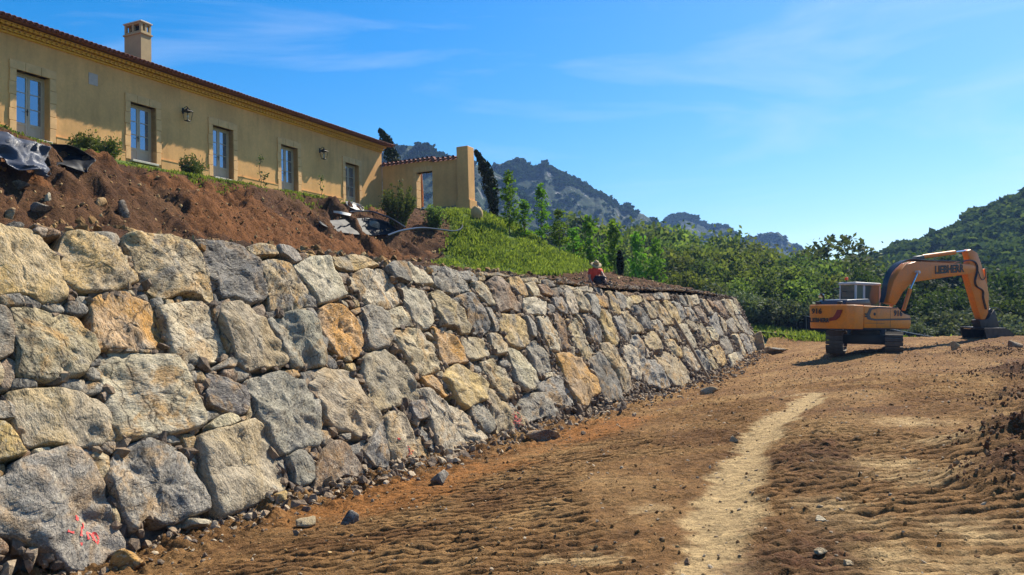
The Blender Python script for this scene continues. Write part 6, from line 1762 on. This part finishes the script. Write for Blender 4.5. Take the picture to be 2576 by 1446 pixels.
ep('mirror', MB().box((-.84, 1.68, 2.50), (-.76, 1.98, 2.68)), simple('mirror_face', (.8, .8, .8), .1, .9), bevel=.02)
# boom, stick and bucket lie in the plane of the machine's centre line
FW = np.array((MU @ Vector((1, 0, 0))).to_3d()); LW = np.array((MU @ Vector((0, 1, 0))).to_3d()); UW = np.array((MU @ Vector((0, 0, 1))).to_3d())
BO = EXC - LW * 0.12
def zm(x, y): return (2400 + x / 2.892) / 1.2632, (740 + y / 2.892) / 1.2632
def bp(x, y):
    p = hit(*zm(x, y), BO, LW) - EXC; return p
def slab(pts, half, name, mat, parent=None, bevel=.03):
    P = [bp(*q) for q in pts]
    mb = MB().prism(list(range(len(P))), lambda i: P[i] - LW * half, lambda i: P[i] + LW * half)
    return ep(name, mb, mat, Matrix.Identity(4), parent, bevel=bevel)
boom = slab([(1185, 640), (1200, 560), (1235, 440), (1290, 345), (1355, 287), (1440, 262), (1600, 268), (1850, 282), (1935, 287), (1985, 305), (1978, 360), (1910, 380), (1700, 408), (1430, 448), (1385, 470), (1320, 540), (1275, 620), (1250, 660)], .24, 'boom', M_ORB)
stick = slab([(1920, 165), (1952, 150), (2012, 183), (2045, 270), (2075, 380), (2120, 560), (2112, 735), (2085, 795), (2048, 795), (2000, 650), (1950, 480), (1922, 380), (1938, 300), (1945, 250)], .17, 'stick', M_ORB)
I4 = Matrix.Identity(4)
def cyl(a, b, r_, name, mat, off=0.0, parent=None):
    A, B = bp(*a) + LW * off, bp(*b) + LW * off
    return ep(name, MB().tube([A, B], r_, 12), mat, I4, parent, True)
for off in (-.36, .36):
    cyl((1300, 705), (1362, 515), .085, 'boom_cylinder', M_ORB, off); cyl((1362, 515), (1432, 360), .048, 'boom_cylinder_rod', M_CHR, off)
ep('boom_pin', MB().tube([bp(1432, 360) - LW * .46, bp(1432, 360) + LW * .46], .07, 12), M_GRYP, I4, None, True)
cyl((1535, 218), (1832, 178), .10, 'stick_cylinder', M_ORB); cyl((1832, 178), (1945, 163), .05, 'stick_cylinder_rod', M_CHR)
slab([(1440, 258), (1470, 215), (1530, 205), (1540, 235), (1500, 262)], .12, 'cylinder_bracket', M_BLK, None, .015)
cyl((2105, 330), (2125, 560), .07, 'bucket_cylinder', M_ORB); cyl((2125, 560), (2145, 700), .04, 'bucket_cylinder_rod', M_CHR)
slab([(2080, 740), (2150, 690), (2165, 700), (2110, 800), (2085, 800)], .10, 'bucket_link', M_BKT, None, .01)
hs_ = MB()
for k in range(6):
    o_ = (-.2 + .08 * k)
    pts = [bp(x, y) + LW * o_ for x, y in [(1140 + 8 * k, 640), (1165 + 6 * k, 560), (1185 + 6 * k, 440), (1235 + 5 * k, 340), (1320, 268 + 3 * k), (1410, 240 + 3 * k), (1560, 252 + 2 * k), (1850, 262 + 2 * k)]]
    hs_.tube(smooth_path(pts, 6), .026, 6)
ep('boom_hoses', hs_, M_HOSE, I4, None, True)
hs_ = MB()
for k, o_ in enumerate((-.20, -.23)):
    hs_.tube(smooth_path([bp(x + 6 * k, y) + LW * o_ for x, y in [(1860, 265), (1930, 250), (1985, 275), (2000, 340), (1980, 440), (1995, 490), (2050, 530), (2055, 600), (2080, 700)]], 6), .026, 6)
hs_.tube(smooth_path([bp(x, y) - LW * .2 for x, y in [(2000, 300), (2030, 400), (2055, 430), (2080, 400), (2075, 320)]], 6), .02, 6)
hs_.tube(smooth_path([bp(x, y) - LW * .1 for x, y in [(2130, 690), (2200, 690), (2250, 740), (2240, 800), (2190, 830)]], 6), .02, 6)
ep('stick_hoses', hs_, M_HOSE, I4, None, True)
slab([(2020, 800), (2100, 790), (2160, 700), (2200, 830), (2205, 890), (2040, 870)], .22, 'quick_coupler', M_BKT, None, .02)
# wide ditching bucket: a curved shell across the boom plane
prof = [(1990, 868), (2190, 866), (2262, 925), (2285, 1000), (2240, 1055), (2150, 1075), (2040, 1068)]
P = [bp(*q) for q in prof]; hw = .62
bk = MB(); n_ = len(P)
V = [p - LW * hw for p in P] + [p + LW * hw for p in P]
bk.add(V, [[i, i + 1, n_ + i + 1, n_ + i] for i in range(n_ - 1)])
bo_ = ep('bucket', bk, M_BKT, I4, None, True); bo_.modifiers.new('thickness', 'SOLIDIFY').thickness = .04
for sgn in (-1, 1):
    sp_ = MB().prism(list(range(n_)), lambda i: P[i] + LW * sgn * hw, lambda i: P[i] + LW * sgn * (hw + .035)); ep('bucket_side', sp_, M_BKT, I4)
e0 = bp(2010, 880); ep('cutting_edge', MB().tube([e0 - LW * hw, e0 + LW * hw], .03, 6), M_CHR, I4)
BT = [bp(x, y) for x, y in [(2040, 1030), (2250, 1040)]]
text('boom_lettering', 'LIEBHERR', .50, Matrix.Translation(Vector(bp(1740, 335) - LW * .256)) @ Matrix(((FW[0], UW[0], -LW[0], 0), (FW[1], UW[1], -LW[1], 0), (FW[2], UW[2], -LW[2], 0), (0, 0, 0, 1))) @ Matrix.Rotation(R_(2.5), 4, 'Z'), M_BLK, 1.05, .02)

# ------------------------------------------------------------------ the person crouching on the wall top
PP = hit(1502, 722, NV * 9.62, NV); s_, n_ = SN(PP)
PP = W(s_, 9.62, 3.70 + .05)
FD = np.array([-PP[0], -PP[1], 0]); FD /= np.linalg.norm(FD)                  # faces the camera
FD = np.array((Matrix.Rotation(R_(14), 3, 'Z') @ Vector(FD)))
RT = np.cross(FD, [0, 0, 1]); RT = -RT                                         # to the picture's right
pm = Matrix(((RT[0], -FD[0], 0, PP[0]), (RT[1], -FD[1], 0, PP[1]), (0, 0, 1, PP[2]), (0, 0, 0, 1)))
per = empty('person', PP, 'person in red T-shirt, dark trousers and straw hat crouching on the wall top', 'person'); per.matrix_world = pm
def skin(name, verts, edges, radii, mat, root=0, sub=2, parent=None):
    me = bpy.data.meshes.new(name + '_cage'); me.from_pydata([Vector(v) for v in verts], edges, []); 
    o = bpy.data.objects.new('cage', me); COL.objects.link(o)
    md = o.modifiers.new('s', 'SKIN'); md.use_smooth_shade = True
    for i, rr_ in enumerate(radii):
        sv_ = me.skin_vertices[0].data[i]; sv_.radius = (rr_, rr_) if np.isscalar(rr_) else rr_; sv_.use_root = (i == root)
    ss_ = o.modifiers.new('ss', 'SUBSURF'); ss_.levels = sub; ss_.render_levels = sub
    out = bpy.data.meshes.new_from_object(o.evaluated_get(bpy.context.evaluated_depsgraph_get()))
    bpy.data.objects.remove(o); out.name = name
    for p in out.polygons: p.use_smooth = True
    out.materials.clear()
    return link(name, out, mat, parent or per)
M_SKIN = simple('skin', (0.36, 0.19, 0.12), .6, var=.08); M_RSH = simple('red_cotton', (0.60, 0.06, 0.035), .85, var=.15, scale=9, bump=.4, bscale=14)
M_TRS = simple('dark_trousers', (0.018, 0.02, 0.028), .85, var=.25, scale=9, bump=.4, bscale=14); M_HAT = simple('straw', (0.36, 0.27, 0.13), .8, var=.2, scale=30, bump=.6, bscale=60)
M_BOOT = simple('dusty_boots', (0.06, 0.05, 0.045), .8)
# x right, y back (away from the camera), z up; seat low, knees up in front
B = dict(pel=(-.03, .10, .17), wai=(-.06, .12, .30), che=(-.055, .07, .47), nec=(-.03, .0, .61), hea=(-.02, -.05, .70),
         ls=(-.20, .05, .53), le=(-.27, -.05, .30), lw=(-.22, -.17, .12), lh=(-.20, -.21, .06),
         rs=(.13, .04, .54), re=(.20, -.10, .37), rw=(.22, -.26, .22), rh=(.22, -.31, .17),
         lk=(-.02, -.16, .21), la=(.14, -.19, .06), lf=(.20, -.26, .05), rk=(.24, -.21, .30), ra=(.19, -.20, .06), rf=(.24, -.31, .05))
nm = list(B); ix = {k: i for i, k in enumerate(nm)}
ed = [('pel', 'wai'), ('wai', 'che'), ('che', 'nec'), ('nec', 'hea'), ('che', 'ls'), ('ls', 'le'), ('le', 'lw'), ('lw', 'lh'), ('che', 'rs'), ('rs', 're'), ('re', 'rw'), ('rw', 'rh'), ('pel', 'lk'), ('lk', 'la'), ('la', 'lf'), ('pel', 'rk'), ('rk', 'ra'), ('ra', 'rf')]
rad = dict(pel=.135, wai=.125, che=.14, nec=.06, hea=.095, ls=.065, le=.043, lw=.03, lh=.028, rs=.065, re=.043, rw=.03, rh=.028, lk=.07, la=.045, lf=.035, rk=.07, ra=.045, rf=.035)
skin('body', [B[k] for k in nm], [(ix[a], ix[b]) for a, b in ed], [rad[k] for k in nm], M_SKIN)
sk = ['pel', 'wai', 'che', 'nec', 'ls', 'l2', 'rs', 'r2']; B['l2'] = tuple(np.array(B['ls']) * .35 + np.array(B['le']) * .65); B['r2'] = tuple(np.array(B['rs']) * .4 + np.array(B['re']) * .6)
skin('shirt', [B[k] for k in sk], [(0, 1), (1, 2), (2, 3), (2, 4), (4, 5), (2, 6), (6, 7)], [.155, .16, .165, .075, .085, .075, .085, .075], M_RSH)
tk = ['pel', 'lk', 'la', 'rk', 'ra']
skin('trousers', [B[k] for k in tk], [(0, 1), (1, 2), (0, 3), (3, 4)], [.15, .085, .06, .088, .06], M_TRS)
for a, b in (('la', 'lf'), ('ra', 'rf')): skin('boot', [B[a], B[b], tuple(np.array(B[b]) + np.array([.02, -.07, -.01]))], [(0, 1), (1, 2)], [.055, .05, .04], M_BOOT)
def hand(base, tip, sgn):
    base, tip = np.array(base), np.array(tip); d_ = tip - base; d_ /= np.linalg.norm(d_); s2 = np.cross(d_, [0, 0, 1]); s2 /= np.linalg.norm(s2)
    mb = MB(); mb.tube([base, tip, tip + d_ * .03], [.026, .032, .026], 8)
    for i in range(4):
        f0 = tip + d_ * .03 + s2 * (.026 - .017 * i); Lf = (.07, .08, .075, .06)[i]
        mb.tube([f0, f0 + d_ * Lf * .55 + np.array([0, 0, -.01]), f0 + d_ * Lf * .85 + np.array([0, 0, -.035])], [.0095, .009, .007], 6)
    t0 = tip - d_ * .01 + s2 * sgn * .028; mb.tube([t0, t0 + s2 * sgn * .025 + d_ * .025, t0 + s2 * sgn * .03 + d_ * .05], [.011, .010, .008], 6)
    return mb
for a, b, sg in (('lw', 'lh', -1), ('rw', 'rh', 1)): link('hand', hand(B[a], B[b], sg).mesh('hand', True), M_SKIN, per)
# straw hat tipped forward over the face
hv, hf = [], []; K = 28
hpf = [(.0, .135), (.055, .13), (.082, .10), (.092, .05), (.098, .012), (.125, .0), (.165, -.006), (.195, -.022), (.198, -.028), (.163, -.014), (.12, -.008), (.09, .0)]
for i, (rad_, z) in enumerate(hpf):
    for j in range(K):
        w = 2 * math.pi * j / K; zz = z - (.02 * math.cos(w) ** 2 if i < 2 else 0) + (.012 * math.cos(2 * w) if i >= 6 and i <= 9 else 0)
        hv.append((rad_ * math.cos(w) * .93, rad_ * math.sin(w) * 1.08, zz))
for i in range(len(hpf) - 1):
    for j in range(K): hf.append([i * K + j, i * K + (j + 1) % K, (i + 1) * K + (j + 1) % K, (i + 1) * K + j])
link('straw_hat', raw_mesh('straw_hat', np.array(hv), [np.array(hf)]), M_HAT, per, loc=(-.02, -.06, .745), rot=(R_(34), R_(-5), R_(8)))
hb_ = MB()
ring = [(.1 * .93 * math.cos(w), .1 * 1.08 * math.sin(w), .016) for w in np.linspace(0, 2 * math.pi, 25)]
hb_.tube(ring, .010, 5); link('hat_band', hb_.mesh('hat_band', True), M_TRS, per, loc=(-.02, -.06, .745), rot=(R_(34), R_(-5), R_(8)))
fc = MB(); fc.tube([(-.02, -.125, .675), (-.02, -.15, .655), (-.02, -.145, .645)], [.012, .016, .01], 6); link('nose', fc.mesh('nose', True), M_SKIN, per)

# ------------------------------------------------------------------ the air
HX = 1350
hz = MB().box((-HX, -HX, -4), (HX, HX, 185))
me = hz.mesh('haze')
hm = NT('haze_air'); pv = hm.n('VolumePrincipled', {'Color': (0.30, 0.52, 1.0, 1), 'Density': 0.00024, 'Anisotropy': 0.2})
hm.t.links.new(pv.outputs[0], hm.out.inputs['Volume'])
link('haze', me, hm.m, None, 'thin blue haze filling the valley air', None, None, 'stuff')
